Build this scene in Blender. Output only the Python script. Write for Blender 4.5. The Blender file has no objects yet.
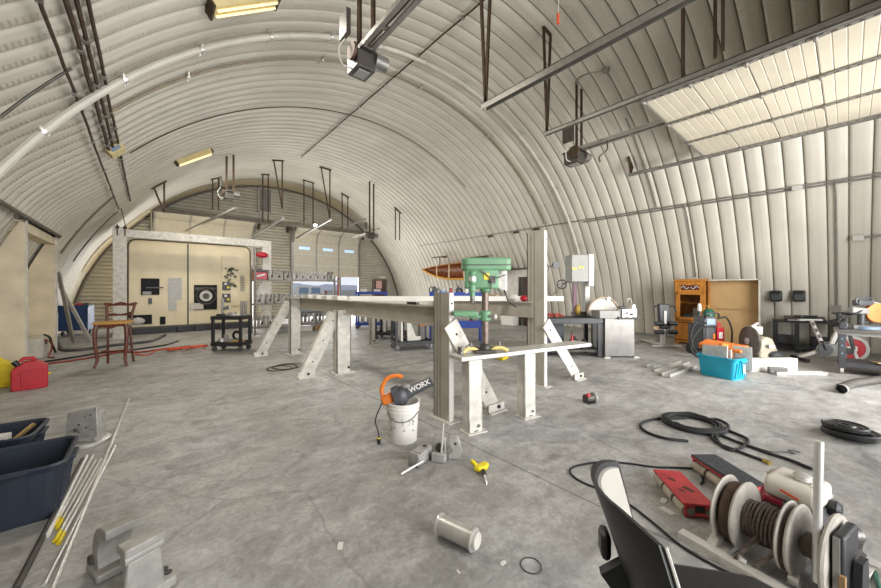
import bpy, bmesh, math, random
from mathutils import Vector, Matrix
random.seed(7)
S = bpy.context.scene
COL = S.collection
PI = math.pi
V = Vector
RAD = math.radians

# ---------------------------------------------------------------- camera calibration (metres, barrel axis = +Y)
FPX, HY, YAW, EYE = 345.0, 288.8, RAD(40.2), 1.5
CY, SY = math.cos(YAW), math.sin(YAW)
XC, RB, ZC = 5.04, 7.28, -0.70            # the barrel vault: centre X, inner radius, centre Z
YFRONT, YFAR = -2.4, 18.5
CA = -YAW                                  # heading of things that face along the view

def ray(px, py):
    u = (px-440.5)/FPX
    return V((u*CY+SY, -u*SY+CY, -(py-HY)/FPX))
def G(px, py, z=0.0):                      # measured point on a level surface
    r = ray(px, py); t = (z-EYE)/r.z
    return V((r.x*t, r.y*t, z))
def DP(px, py, d):                         # measured point at a depth
    r = ray(px, py); return V((r.x*d, r.y*d, EYE+r.z*d))
def AX(px, py, X):
    r = ray(px, py); t = X/r.x; return V((X, r.y*t, EYE+r.z*t))
def AY(px, py, Y):
    r = ray(px, py); t = Y/r.y; return V((r.x*t, Y, EYE+r.z*t))
def SH(px, py, rr=RB):                     # measured point on the vault
    r = ray(px, py); a = r.x*r.x+r.z*r.z; b = 2*(-r.x*XC+r.z*(EYE-ZC)); c = XC*XC+(EYE-ZC)**2-rr*rr
    t = (-b+math.sqrt(b*b-4*a*c))/(2*a); return V((r.x*t, r.y*t, EYE+r.z*t))
def vault_z(x, rr=RB):
    return ZC+math.sqrt(max(rr*rr-(x-XC)**2, 0.01))
def rext(a, y):                            # the left foot of the vault stands a little wider than a true circle
    if a < PI/2: return 0.0
    t = min(max((4.2-(ZC+RB*math.sin(a)))/1.5, 0), 1); t = t*t*(3-2*t)
    return .28*t*(1 if y < 12.5 else max(0, 1-.7*(y-12.5)/6))
def vault(a, y, rr=RB):
    rr += rext(a, y); return V((XC+rr*math.cos(a), y, ZC+rr*math.sin(a)))

# ---------------------------------------------------------------- mesh builder
def smooth(pts, n=6, closed=False):
    pts = [V(p) for p in pts]; out = []; N = len(pts)
    for i in range(N if closed else N-1):
        if closed: p0, p1, p2, p3 = pts[i-1], pts[i], pts[(i+1) % N], pts[(i+2) % N]
        else:
            p1, p2 = pts[i], pts[i+1]
            p0 = pts[i-1] if i else p1*2-p2
            p3 = pts[i+2] if i+2 < N else p2*2-p1
        for k in range(n):
            t = k/n
            out.append(.5*((2*p1)+(p2-p0)*t+(2*p0-5*p1+4*p2-p3)*t*t+(3*p1-p0-3*p2+p3)*t**3))
    if not closed: out.append(pts[-1])
    return out

class MB:
    def __init__(self): self.v = []; self.f = []; self.mi = []; self.m = 0
    def mat(self, i): self.m = i; return self
    def add(self, vs, fs, M=None):
        o = len(self.v)
        for p in vs: self.v.append(tuple(M @ V(p)) if M is not None else tuple(p))
        for f in fs: self.f.append([o+i for i in f]); self.mi.append(self.m)
        return self
    def box(self, c, s, rot=None, taper=1.0):
        x, y, z = s[0]/2, s[1]/2, s[2]/2; t = taper
        vs = [(-x,-y,-z),(x,-y,-z),(x,y,-z),(-x,y,-z),(-x*t,-y*t,z),(x*t,-y*t,z),(x*t,y*t,z),(-x*t,y*t,z)]
        M = Matrix.Translation(V(c))
        if rot is not None: M = M @ (rot.to_4x4() if isinstance(rot, Matrix) else __import__('mathutils').Euler(rot).to_matrix().to_4x4())
        return self.add(vs, [(0,3,2,1),(4,5,6,7),(0,1,5,4),(1,2,6,5),(2,3,7,6),(3,0,4,7)], M)
    def bb(self, a, b):
        return self.box([(a[i]+b[i])/2 for i in range(3)], [abs(b[i]-a[i]) for i in range(3)])
    def bar(self, p, q, w, h, up=(0,0,1)):
        p, q = V(p), V(q); d = q-p; L = d.length; y = d.normalized(); u = V(up)
        if abs(y.dot(u)) > .99: u = V((1,0,0))
        x = y.cross(u).normalized(); z = x.cross(y)
        R = Matrix((x, y, z)).transposed()
        return self.box((p+q)/2, (w, L, h), R)
    def tube(self, path, r, n=8, closed=False, cap=True):
        P = [V(p) for p in path]; N = len(P); vs = []; fs = []
        T = []
        for i in range(N):
            a = P[i-1] if (i or closed) else P[0]; b = P[(i+1) % N] if (i+1 < N or closed) else P[-1]
            t = (b-a); T.append(t.normalized() if t.length > 1e-9 else V((0,0,1)))
        u = V((0,0,1)) if abs(T[0].z) < .9 else V((1,0,0))
        for i in range(N):
            u = (u-T[i]*u.dot(T[i]));
            if u.length < 1e-6: u = T[i].orthogonal()
            u.normalize(); w = T[i].cross(u)
            rr = r[i] if isinstance(r, (list, tuple)) else r
            for k in range(n):
                a = 2*PI*k/n; vs.append(P[i]+(u*math.cos(a)+w*math.sin(a))*rr)
        for i in range(N if closed else N-1):
            j = (i+1) % N
            for k in range(n):
                k2 = (k+1) % n; fs.append((i*n+k, i*n+k2, j*n+k2, j*n+k))
        if cap and not closed:
            fs.append(tuple(range(n-1, -1, -1))); fs.append(tuple((N-1)*n+k for k in range(n)))
        return self.add(vs, fs)
    def cyl(self, p, q, r, r2=None, n=20):
        return self.tube([p, q], [r, r if r2 is None else r2], n)
    def lathe(self, prof, c=(0,0,0), axis=(0,0,1), n=28, closed=False):
        ax = V(axis).normalized(); u = ax.orthogonal().normalized(); w = ax.cross(u); c = V(c); vs = []; fs = []
        for r, z in prof:
            for k in range(n):
                a = 2*PI*k/n; vs.append(c+ax*z+(u*math.cos(a)+w*math.sin(a))*max(r, 1e-4))
        N = len(prof)
        for i in range(N if closed else N-1):
            j = (i+1) % N
            for k in range(n):
                k2 = (k+1) % n; fs.append((i*n+k, i*n+k2, j*n+k2, j*n+k))
        if not closed:
            if prof[0][0] > 1e-3: fs.append(tuple(range(n-1, -1, -1)))
            if prof[-1][0] > 1e-3: fs.append(tuple((N-1)*n+k for k in range(n)))
        return self.add(vs, fs)
    def prism(self, poly, a, b, plane='xz', M=None):
        def P(p, h):
            return {'xz': (p[0], h, p[1]), 'xy': (p[0], p[1], h), 'yz': (h, p[0], p[1])}[plane]
        n = len(poly); vs = [P(p, a) for p in poly]+[P(p, b) for p in poly]
        fs = [tuple(range(n)), tuple(range(2*n-1, n-1, -1))]+[(i, n+i, n+(i+1) % n, (i+1) % n) for i in range(n)]
        return self.add(vs, fs, M)
    def ball(self, c, r, n=14, M=None):
        r = (r, r, r) if not isinstance(r, (tuple, list)) else r; vs = []; fs = []; m = n//2
        for i in range(m+1):
            t = PI*i/m
            for k in range(n):
                a = 2*PI*k/n; vs.append((c[0]+r[0]*math.sin(t)*math.cos(a), c[1]+r[1]*math.sin(t)*math.sin(a), c[2]+r[2]*math.cos(t)))
        for i in range(m):
            for k in range(n):
                k2 = (k+1) % n; fs.append((i*n+k, (i+1)*n+k, (i+1)*n+k2, i*n+k2))
        return self.add(vs, fs, M)
    def ring(self, c, R, r, axis=(0,0,1), n=32, m=8):
        ax = V(axis).normalized(); u = ax.orthogonal().normalized(); w = ax.cross(u); c = V(c)
        return self.tube([c+(u*math.cos(2*PI*k/n)+w*math.sin(2*PI*k/n))*R for k in range(n)], r, m, closed=True)
    def sheet(self, fn, nu, nv, th):                       # a curved shell with thickness: fn(s,t) -> point, normal
        A = []; B = []
        for j in range(nv+1):
            for i in range(nu+1):
                p, nrm = fn(i/nu, j/nv); A.append(V(p)); B.append(V(p)+V(nrm)*th)
        W = nu+1; n0 = len(A); fs = []
        for j in range(nv):
            for i in range(nu):
                a = j*W+i; fs.append((a, a+1, a+1+W, a+W)); fs.append((n0+a, n0+a+W, n0+a+1+W, n0+a+1))
        for i in range(nu):
            fs.append((i, n0+i, n0+i+1, i+1)); a = nv*W+i; fs.append((a, a+1, n0+a+1, n0+a))
        for j in range(nv):
            a = j*W; fs.append((a, a+W, n0+a+W, n0+a)); a = j*W+nu; fs.append((a, n0+a, n0+a+W, a+W))
        return self.add(A+B, fs)
    def build(self, name, mats, parent=None, loc=None, rz=0.0, rot=None, bevel=0.0, seg=2, sharp=38, fix=True):
        me = bpy.data.meshes.new(name)
        me.from_pydata([tuple(p) for p in self.v], [], self.f)
        if not isinstance(mats, (list, tuple)): mats = [mats]
        for m in mats: me.materials.append(m)
        me.polygons.foreach_set('material_index', self.mi)
        if fix:
            bm = bmesh.new(); bm.from_mesh(me); bmesh.ops.recalc_face_normals(bm, faces=bm.faces); bm.to_mesh(me); bm.free()
        me.polygons.foreach_set('use_smooth', [True]*len(me.polygons))
        me.set_sharp_from_angle(angle=RAD(sharp))
        o = bpy.data.objects.new(name, me); COL.objects.link(o)
        if parent is not None: o.parent = parent
        if loc is not None: o.location = loc
        o.rotation_euler = rot if rot is not None else (0, 0, rz)
        if bevel:
            b = o.modifiers.new('bevel', 'BEVEL'); b.width = bevel; b.segments = seg; b.limit_method = 'ANGLE'; b.angle_limit = RAD(40)
        return o

def thing(name, label, cat, loc=(0,0,0), rz=0.0, group=None, rot=None):
    o = bpy.data.objects.new(name, None); COL.objects.link(o); o.empty_display_size = .1
    o.location = loc; o.rotation_euler = rot if rot is not None else (0, 0, rz)
    o['label'] = label; o['category'] = cat
    if group: o['group'] = group
    return o
def tag(o, label, cat, group=None):
    o['label'] = label; o['category'] = cat
    if group: o['group'] = group
    return o
def struct(o):
    o['kind'] = 'structure'; return o
def dup(o, loc, rz=None, label=None, group=None):
    r = o.copy(); COL.objects.link(r); r.location = loc
    if rz is not None: r.rotation_euler = (0, 0, rz)
    if label: r['label'] = label
    if group: r['group'] = group
    for ch in list(o.children):
        c = ch.copy(); COL.objects.link(c); c.parent = r
        for g in list(ch.children):
            d = g.copy(); COL.objects.link(d); d.parent = c
    return r

# ---------------------------------------------------------------- materials (all procedural)
def lin(c):
    return tuple((x/12.92 if x <= .04045 else ((x+.055)/1.055)**2.4) for x in c)
def hexc(h):
    return lin(tuple(int(h[i:i+2], 16)/255 for i in (0, 2, 4)))
def mat(name, col, rough=.6, metal=0.0, var=.18, scale=6.0, bump=0.0, bscale=60.0, spec=.5, dirt=None, coat=0.0):
    m = bpy.data.materials.new(name); m.use_nodes = True; nt = m.node_tree; N = nt.nodes; L = nt.links
    b = N['Principled BSDF']
    if isinstance(col, str): col = hexc(col)
    tc = N.new('ShaderNodeTexCoord'); nz = N.new('ShaderNodeTexNoise'); nz.inputs['Scale'].default_value = scale; nz.inputs['Detail'].default_value = 5
    L.new(tc.outputs['Object'], nz.inputs['Vector'])
    cr = N.new('ShaderNodeValToRGB'); e = cr.color_ramp.elements
    lo = tuple(x*(1-var) for x in col); hi = tuple(min(1, x*(1+var*.7)) for x in col)
    e[0].position = .3; e[0].color = (*lo, 1); e[1].position = .7; e[1].color = (*hi, 1)
    if dirt:
        d = hexc(dirt); x = cr.color_ramp.elements.new(.22); x.color = (*d, 1)
    L.new(nz.outputs['Fac'], cr.inputs['Fac']); L.new(cr.outputs['Color'], b.inputs['Base Color'])
    b.inputs['Roughness'].default_value = rough; b.inputs['Metallic'].default_value = metal
    b.inputs['Specular IOR Level'].default_value = spec; b.inputs['Coat Weight'].default_value = coat
    if bump:
        n2 = N.new('ShaderNodeTexNoise'); n2.inputs['Scale'].default_value = bscale; L.new(tc.outputs['Object'], n2.inputs['Vector'])
        bp = N.new('ShaderNodeBump'); bp.inputs['Strength'].default_value = bump; bp.inputs['Distance'].default_value = .01
        L.new(n2.outputs['Fac'], bp.inputs['Height']); L.new(bp.outputs['Normal'], b.inputs['Normal'])
    return m
def wood(name, c1, c2, scale=3.0, rough=.45, axis=2):
    m = mat(name, c1, rough); nt = m.node_tree; N = nt.nodes; L = nt.links; b = N['Principled BSDF']
    tc = N.new('ShaderNodeTexCoord'); mp = N.new('ShaderNodeMapping'); s = [14, 14, 14]; s[axis] = 1.2
    mp.inputs['Scale'].default_value = s; L.new(tc.outputs['Object'], mp.inputs['Vector'])
    nz = N.new('ShaderNodeTexNoise'); nz.inputs['Scale'].default_value = scale; nz.inputs['Detail'].default_value = 6; nz.inputs['Distortion'].default_value = 1.2
    L.new(mp.outputs['Vector'], nz.inputs['Vector'])
    cr = N.new('ShaderNodeValToRGB'); e = cr.color_ramp.elements
    e[0].position = .35; e[0].color = (*hexc(c2), 1); e[1].position = .65; e[1].color = (*hexc(c1), 1)
    L.new(nz.outputs['Fac'], cr.inputs['Fac']); L.new(cr.outputs['Color'], b.inputs['Base Color'])
    return m
def emit(name, col, s):
    m = mat(name, col, .4); b = m.node_tree.nodes['Principled BSDF']
    b.inputs['Emission Color'].default_value = (*hexc(col), 1); b.inputs['Emission Strength'].default_value = s
    return m

M = {}
M['white'] = mat('worn white paint', 'c6c3ba', .5, var=.16, scale=5, bump=.05)
M['white_worn'] = mat('chipped white paint', 'c2beb5', .5, var=.22, scale=9, dirt='8f8a80')
M['white_clean'] = mat('clean white paint', 'd6d3cc', .45, var=.06)
M['cream'] = mat('cream enamel', 'd3c5a2', .42, var=.10, scale=2.2)
M['cream_wall'] = mat('cream plaster', 'cfc3a9', .8, var=.16, scale=2.6, dirt='a6987c')
M['alu'] = mat('raw aluminium', 'c2c0ba', .38, metal=.55, var=.16, scale=12)
M['alu_cast'] = mat('cast aluminium', 'a19f99', .6, metal=.35, var=.2, scale=16, bump=.12, bscale=120)
M['alu_bright'] = mat('bright aluminium', 'dad8d4', .28, metal=.7, var=.08, scale=20)
M['alu_dull'] = mat('dull aluminium plate', 'aaa498', .5, metal=.35, var=.14, scale=5)
M['galv'] = mat('galvanised steel', '95928c', .42, metal=.6, var=.14, scale=14)
M['steel'] = mat('brushed steel', '7b7975', .45, metal=.6, var=.16, scale=5)
M['dark_steel'] = mat('dark steel', '4a4741', .5, metal=.4, var=.25, scale=10)
M['rust'] = mat('rusty brown steel', '4b3a2c', .75, metal=.15, var=.35, scale=14)
M['black'] = mat('black plastic', '1d1d1f', .42, var=.2, scale=9)
M['black_soft'] = mat('black rubber', '19191a', .7, var=.25, scale=12)
M['black_metal'] = mat('black painted metal', '26272a', .45, var=.25, scale=10)
M['navy'] = mat('navy plastic', '1e2633', .5, var=.2, scale=5, bump=.05)
M['red'] = mat('red plastic', 'b01828', .4, var=.14, scale=5)
M['red_metal'] = mat('red painted metal', 'b23338', .5, var=.25, scale=9, dirt='5d3a33')
M['yellow'] = mat('yellow plastic', 'd8c112', .42, var=.12)
M['maroon'] = mat('maroon plastic', '4d2236', .5)
M['orange'] = mat('orange plastic', 'd9772b', .42, var=.12)
M['turq'] = mat('turquoise plastic', '1b9bb8', .4, var=.08)
M['blue'] = mat('blue painted metal', '213f94', .5, var=.16)
M['blue_bin'] = mat('blue plastic', '24406b', .5, var=.2)
M['green'] = mat('machine green paint', '5f8a67', .45, var=.14, scale=7)
M['green_dark'] = mat('bottle green paint', '1f5c45', .4)
M['cablered'] = mat('red cable', '8c3226', .6)
M['cableorange'] = mat('orange cable', 'd2502a', .6)
M['grey'] = mat('grey paint', '868580', .5, var=.1)
M['greylight'] = mat('light grey plastic', 'b9b6b0', .5, var=.08)
M['greydark'] = mat('charcoal plastic', '45464a', .45, var=.16)
M['paper'] = mat('printed paper', 'b6b6b2', .8, var=.3, scale=40)
M['pink_paper'] = mat('pink paper', 'c9a49a', .8, var=.2, scale=30)
M['card'] = mat('tan hardboard', 'b59668', .8, var=.08, scale=3)
M['oak'] = wood('honey oak', 'bf7f2c', '8f5517')
M['mahog'] = wood('reddish brown wood', '6a3220', '3c1a10')
M['rush'] = mat('woven rush', 'b98b45', .85, var=.35, scale=60, bump=.4, bscale=90)
M['canoe_out'] = wood('varnished cedar', 'c07c28', '8f5216', axis=1)
M['canoe_in'] = wood('dark cedar inside', '8a4a1e', '5c2c12', axis=1)
M['ply'] = wood('pale wood', 'bda073', '93754b', axis=1)
M['brown_door'] = mat('brown painted door', '4a3026', .55)
M['glass_dark'] = mat('dark glass', '131315', .55, spec=.2)
M['rope'] = mat('grey brown rope', '5f544a', .9, var=.35, scale=70, bump=.5, bscale=140)
M['sheen_pad'] = mat('pale grey sheen', '98948c', .7, var=.08, bump=.1, bscale=160)
M['hub_red'] = mat('dark red cover', '8c1830', .4)
M['screen_blue'] = mat('bluish plastic', '7f93a8', .4)
M['fixture'] = mat('yellowed enamel', 'cdbb86', .5, var=.12)
M['kraft'] = mat('brown cardboard', '8f7350', .85)
M['tan_pipe'] = mat('tan painted conduit', '8b7f6c', .6, var=.2)
M['pipe_white'] = mat('dusty white pipe', 'c8c4ba', .55, var=.08)
M['grip'] = mat('black grip tape', '3a3b3e', .95, var=.5, scale=90, bump=.6, bscale=150)
SKY, P1, P2, P3, PF, EXPO = 1.0, 500.0, 250.0, 360.0, 140.0, 0.0
# ================================================================ SETTING
def vault_material():
    m = mat('painted corrugated steel', 'cdc8bc', .5, metal=0.0, var=.10, scale=.9, spec=.35)
    nt = m.node_tree; N = nt.nodes; L = nt.links; b = N['Principled BSDF']
    tc = N.new('ShaderNodeTexCoord'); sp = N.new('ShaderNodeSeparateXYZ'); L.new(tc.outputs['Object'], sp.inputs[0])
    def mth(op, a, b_=None, c=None):
        n = N.new('ShaderNodeMath'); n.operation = op
        for i, x in enumerate((a, b_, c)):
            if x is None: continue
            if isinstance(x, (int, float)): n.inputs[i].default_value = x
            else: L.new(x, n.inputs[i])
        return n.outputs[0]
    dx = mth('SUBTRACT', sp.outputs['X'], XC); dz = mth('SUBTRACT', sp.outputs['Z'], ZC)
    ang = mth('ARCTAN2', dz, dx)
    w = mth('SINE', mth('MULTIPLY', ang, RB*2*PI/.05))
    fr = mth('FRACT', mth('DIVIDE', sp.outputs['Y'], .305))
    mask = mth('GREATER_THAN', fr, .5)
    wt = N.new('ShaderNodeMapRange'); wt.inputs[1].default_value = .75; wt.inputs[2].default_value = 1.5; wt.inputs[3].default_value = .15; wt.inputs[4].default_value = 1.0; L.new(ang, wt.inputs[0])
    hgt = mth('MULTIPLY', mth('MULTIPLY', w, mask), wt.outputs[0])
    bp = N.new('ShaderNodeBump'); bp.inputs['Strength'].default_value = .55; bp.inputs['Distance'].default_value = .008
    L.new(hgt, bp.inputs['Height']); L.new(bp.outputs['Normal'], b.inputs['Normal'])
    # streaky weathering that runs down the ribs + seams darkened in the colour to strengthen rib contrast
    cx = N.new('ShaderNodeCombineXYZ'); L.new(mth('MULTIPLY', ang, 1.2), cx.inputs[0]); L.new(mth('MULTIPLY', sp.outputs['Y'], 9.0), cx.inputs[1])
    nz = N.new('ShaderNodeTexNoise'); nz.inputs['Scale'].default_value = 1.0; nz.inputs['Detail'].default_value = 4; L.new(cx.outputs[0], nz.inputs['Vector'])
    r2 = N.new('ShaderNodeMapRange'); r2.inputs[1].default_value = .3; r2.inputs[2].default_value = .7; r2.inputs[3].default_value = .86; r2.inputs[4].default_value = 1.04
    L.new(nz.outputs['Fac'], r2.inputs[0])
    edge = mth('ABSOLUTE', mth('SUBTRACT', fr, .5))
    seam = N.new('ShaderNodeMapRange'); seam.inputs[1].default_value = .44; seam.inputs[2].default_value = .5; seam.inputs[3].default_value = 1.0; seam.inputs[4].default_value = .32
    L.new(edge, seam.inputs[0])
    k = mth('MULTIPLY', r2.outputs[0], seam.outputs[0])
    src = b.inputs['Base Color'].links[0].from_socket
    mx = N.new('ShaderNodeMix'); mx.data_type = 'RGBA'; mx.blend_type = 'MULTIPLY'; mx.inputs[0].default_value = 1.0
    cc = N.new('ShaderNodeCombineColor'); L.new(k, cc.inputs[0]); L.new(k, cc.inputs[1]); L.new(mth('POWER', k, 1.12), cc.inputs[2])
    L.new(src, mx.inputs[6]); L.new(cc.outputs[0], mx.inputs[7]); L.new(mx.outputs[2], b.inputs['Base Color'])
    return m
M['vault'] = vault_material()

def floor_material():
    m = mat('stained concrete', '8f8b84', .55, var=.0); nt = m.node_tree; N = nt.nodes; L = nt.links; b = N['Principled BSDF']
    tc = N.new('ShaderNodeTexCoord')
    def noise(sc, det=6, dist=0.0, vec=None):
        n = N.new('ShaderNodeTexNoise'); n.inputs['Scale'].default_value = sc; n.inputs['Detail'].default_value = det; n.inputs['Distortion'].default_value = dist
        L.new(vec or tc.outputs['Object'], n.inputs['Vector']); return n.outputs['Fac']
    def rng(s, a, b_, c, d):
        r = N.new('ShaderNodeMapRange'); r.inputs[1].default_value = a; r.inputs[2].default_value = b_; r.inputs[3].default_value = c; r.inputs[4].default_value = d
        L.new(s, r.inputs[0]); return r.outputs[0]
    def mth(op, a, b_=None):
        n = N.new('ShaderNodeMath'); n.operation = op
        for i, x in enumerate((a, b_)):
            if x is None: continue
            if isinstance(x, (int, float)): n.inputs[i].default_value = x
            else: L.new(x, n.inputs[i])
        return n.outputs[0]
    a = rng(noise(.55, 7, .6), .3, .7, .80, 1.12)
    c = rng(noise(3.5, 9, 1.4), .3, .7, .76, 1.16)
    d = rng(noise(38, 4), .3, .7, .88, 1.09)
    mp = N.new('ShaderNodeMapping'); mp.inputs['Scale'].default_value = (.8, 4.5, 1); mp.inputs['Rotation'].default_value = (0, 0, .5); L.new(tc.outputs['Object'], mp.inputs['Vector'])
    sw = rng(noise(1.5, 6, .8, mp.outputs[0]), .32, .7, .86, 1.1)              # swept trowel marks
    st = rng(noise(1.1, 9, 2.2), .58, .68, 1.0, .70)                           # oil stains
    sk = rng(noise(70, 2), .70, .74, 1.0, 1.5)                                 # pale specks
    vo = N.new('ShaderNodeTexVoronoi'); vo.feature = 'DISTANCE_TO_EDGE'; vo.inputs['Scale'].default_value = .30
    ad = N.new('ShaderNodeMix'); ad.data_type = 'VECTOR'; ad.inputs[0].default_value = .16
    n3 = N.new('ShaderNodeTexNoise'); n3.inputs['Scale'].default_value = 2.6; n3.inputs['Detail'].default_value = 8; L.new(tc.outputs['Object'], n3.inputs['Vector'])
    L.new(tc.outputs['Object'], ad.inputs[4]); L.new(n3.outputs['Color'], ad.inputs[5]); L.new(ad.outputs[1], vo.inputs['Vector'])
    ck = rng(vo.outputs['Distance'], .001, .004, .82, 1.0)                    # hairline cracks
    ck2 = mth('MAXIMUM', ck, rng(noise(.8, 3), .42, .52, .0, 1.0))
    sp = N.new('ShaderNodeSeparateXYZ'); L.new(tc.outputs['Object'], sp.inputs[0])
    k = a
    e1 = rng(noise(13, 8, 1.5), .34, .66, .86, 1.10); sc = rng(noise(9, 10, 3.5), .655, .69, 1.0, 1.22)
    for x in (c, d, sw, st, sk, ck2, e1, sc): k = mth('MULTIPLY', k, x)
    for ax, pos in (('X', (2.37, 6.2, 10.1)), ('Y', (4.45, 9.4, 13.8))):       # saw cut joints
        for q in pos:
            wob = mth('MULTIPLY', mth('SUBTRACT', noise(3, 3), .5), .012)
            dd = mth('ABSOLUTE', mth('ADD', mth('SUBTRACT', sp.outputs[ax], q), wob)); k = mth('MULTIPLY', k, rng(dd, .004, .012, .5 if q == 2.37 else .78, 1.0))
    cc = N.new('ShaderNodeMix'); cc.data_type = 'RGBA'; cc.blend_type = 'MULTIPLY'; cc.inputs[0].default_value = 1
    c0 = N.new('ShaderNodeValToRGB'); e = c0.color_ramp.elements; e[0].position = .35; e[0].color = (*hexc('9a9791'), 1); e[1].position = .62; e[1].color = (*hexc('a9a8a5'), 1)
    L.new(noise(.7, 4), c0.inputs['Fac']); g = N.new('ShaderNodeCombineColor')
    for i in range(3): L.new(k, g.inputs[i])
    L.new(c0.outputs['Color'], cc.inputs[6]); L.new(g.outputs[0], cc.inputs[7]); L.new(cc.outputs[2], b.inputs['Base Color'])
    L.new(rng(noise(2.2, 6), .3, .7, .42, .75), b.inputs['Roughness'])
    bp = N.new('ShaderNodeBump'); bp.inputs['Strength'].default_value = .12; bp.inputs['Distance'].default_value = .01; L.new(k, bp.inputs['Height']); L.new(bp.outputs['Normal'], b.inputs['Normal'])
    return m
M['floor'] = floor_material()
M['siding'] = mat('corrugated wall sheet', 'aaa598', .5, var=.1, scale=3)
M['trim'] = mat('dark steel trim', '5e574c', .6, var=.2)
M['band'] = mat('cream end band', 'c4b99d', .6, var=.1)
M['doorwhite'] = mat('ribbed white door sheet', 'c3bba8', .5, var=.10, scale=1.6)
M['doorfar'] = mat('grey roll door sheet', 'b8b2a2', .5, var=.08)
M['ground'] = mat('dry ground', '9a8b76', .95, var=.2, scale=.3)
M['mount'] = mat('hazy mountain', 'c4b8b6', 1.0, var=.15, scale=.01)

# floor
struct(MB().bb((-9, YFRONT-.3, -.15), (13.6, YFAR+.3, 0)).build('floor', M['floor']))

# the vault: ribbed arch sheets; a lower bay on the left bulges outwards
A0 = math.asin(-ZC/RB); AL = PI-math.asin((2.78-ZC)/(RB+.28))
PROF = [(0.0, .048), (.022, .018), (.055, .005), (.155, 0.0), (.25, .005), (.285, .018)]
def arc_list(a, b, n): return [a+(b-a)*i/n for i in range(n+1)]
angs = arc_list(A0-.02, AL, 84)+arc_list(AL, PI-A0+.02, 14)[1:]
ys = []
y = math.floor(YFRONT/.305)*.305
while y < YFAR+.001:
    for dy, dr in PROF: ys.append((y+dy, dr))
    y += .305
ys = [(yy, dr) for yy, dr in ys if YFRONT <= yy <= YFAR]
def vault_sheet(angs, ys, R, skip):
    mb = MB(); n = len(angs)
    for yy, dr in ys:
        for a in angs: mb.v.append(tuple(vault(a, yy, R+dr)))
    for j in range(len(ys)-1):
        for i in range(n-1):
            if skip(angs[i], angs[i+1], ys[j][0], ys[j+1][0]): continue
            mb.f.append([j*n+i, (j+1)*n+i, (j+1)*n+i+1, j*n+i+1]); mb.mi.append(0)
    return mb
BY0, BY1 = 4.88, 12.51
inb = lambda a, y0, y1: a >= AL-1e-6 and y0 >= BY0-.001 and y1 <= BY1
struct(vault_sheet(angs, ys, RB, lambda a, b, p, q: inb(a, p, q)).build('ceiling', M['vault'], fix=False, sharp=50))
RBU = 7.72
aL2 = PI-math.asin((3.12-ZC)/RBU)
struct(vault_sheet(arc_list(aL2-.01, PI-math.asin(-ZC/RBU)+.02, 14), [q for q in ys if BY0-.2 <= q[0] <= BY1+.2], RBU-.28, lambda *a: False).build('wall_left', M['vault'], fix=False, sharp=50))
# header and jamb of the bulged bay
hx = XC+(RB+.28)*math.cos(AL)
mb = MB(); mb.bar((hx+.01, BY0-.2, 2.78), (hx+.01, BY1, 2.78), .03, .05); mb.bar((hx-.30, BY0-.2, 3.16), (hx+.16, BY0-.2, 3.16), .01, .01); mb.box((hx-.10, (BY0+BY1)/2, 3.20), (.5, BY1-BY0+.4, .02))
mb.prism([(hx+.02, 2.8)]+[(XC+(RB+.28)*math.cos(a), ZC+(RB+.28)*math.sin(a)) for a in arc_list(AL, PI-A0, 12)]+[(XC+RBU*math.cos(a), ZC+RBU*math.sin(a)) for a in arc_list(PI-A0+.005, aL2, 12)], BY1-.03, BY1+.02)
struct(mb.build('trim_left', M['trim']))
# concrete kerb under the right foot of the vault
mb = MB(); mb.bb((12.15, YFRONT, 0), (12.6, YFAR, .07)); struct(mb.build('baseboard_right', M['grey']))

# ---- far wall with horizontal ribs, two vehicle doorways and a brown door
F1 = (0.10, 3.85, 4.05); F2 = (5.60, 9.36, 4.05)
def arc_x(z, R=RB):
    w = math.sqrt(max(R*R-(z-ZC)**2, 0)); return XC-w, XC+w
def siding(yw, holes, sgn, pitch=.15):
    mb = MB(); rows = []; z = 0.0
    while z < ZC+RB-.06:
        for dz, off in ((0, .065), (.018, .022), (.07, 0), (.125, .018)): rows.append((z+dz, off))
        z += pitch
    for (z0, o0), (z1, o1) in zip(rows, rows[1:]):
        if z1 > ZC+RB-.02: break
        zm = (z0+z1)/2; hs = sorted((h[0], h[1]) for h in holes if zm < h[2])
        l0, r0 = arc_x(z0); l1, r1 = arc_x(z1); l0 -= .05; l1 -= .05; r0 += .05; r1 += .05
        cuts0 = [l0]; cuts1 = [l1]
        for a, b in hs: cuts0 += [a, b]; cuts1 += [a, b]
        cuts0.append(r0); cuts1.append(r1)
        for k in range(0, len(cuts0), 2):
            mb.add([(cuts0[k], yw+sgn*o0, z0), (cuts0[k+1], yw+sgn*o0, z0), (cuts1[k+1], yw+sgn*o1, z1), (cuts1[k], yw+sgn*o1, z1)], [(0,1,2,3)])
    return mb
struct(siding(YFAR, [F1, F2], 1).build('wall_back', M['siding'], sharp=60))
D1 = (5.83, 9.49, 4.35); D2 = (0.06, 4.23, 4.35)
struct(siding(YFRONT, [D1, D2], -1).build('wall_front', M['siding'], sharp=60))
# arch trim where the vault meets the far wall: a cream band and a dark angle
mb = MB(); aa = arc_list(A0, PI-A0, 60)
mb.tube([vault(a, YFAR-.06, RB-.05) for a in aa], .05, 6)
struct(mb.build('trim_1', M['trim']))
mb = MB()
for i in range(60):
    if i < 20 or i > 53: continue
    mb.add([vault(aa[i], YFAR-.04, RB-.02), vault(aa[i+1], YFAR-.04, RB-.02), vault(aa[i+1], YFAR-1.15, RB-.015), vault(aa[i], YFAR-1.15, RB-.015)], [(0,1,2,3)])
struct(mb.build('trim_2', M['band'], fix=False))
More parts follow.
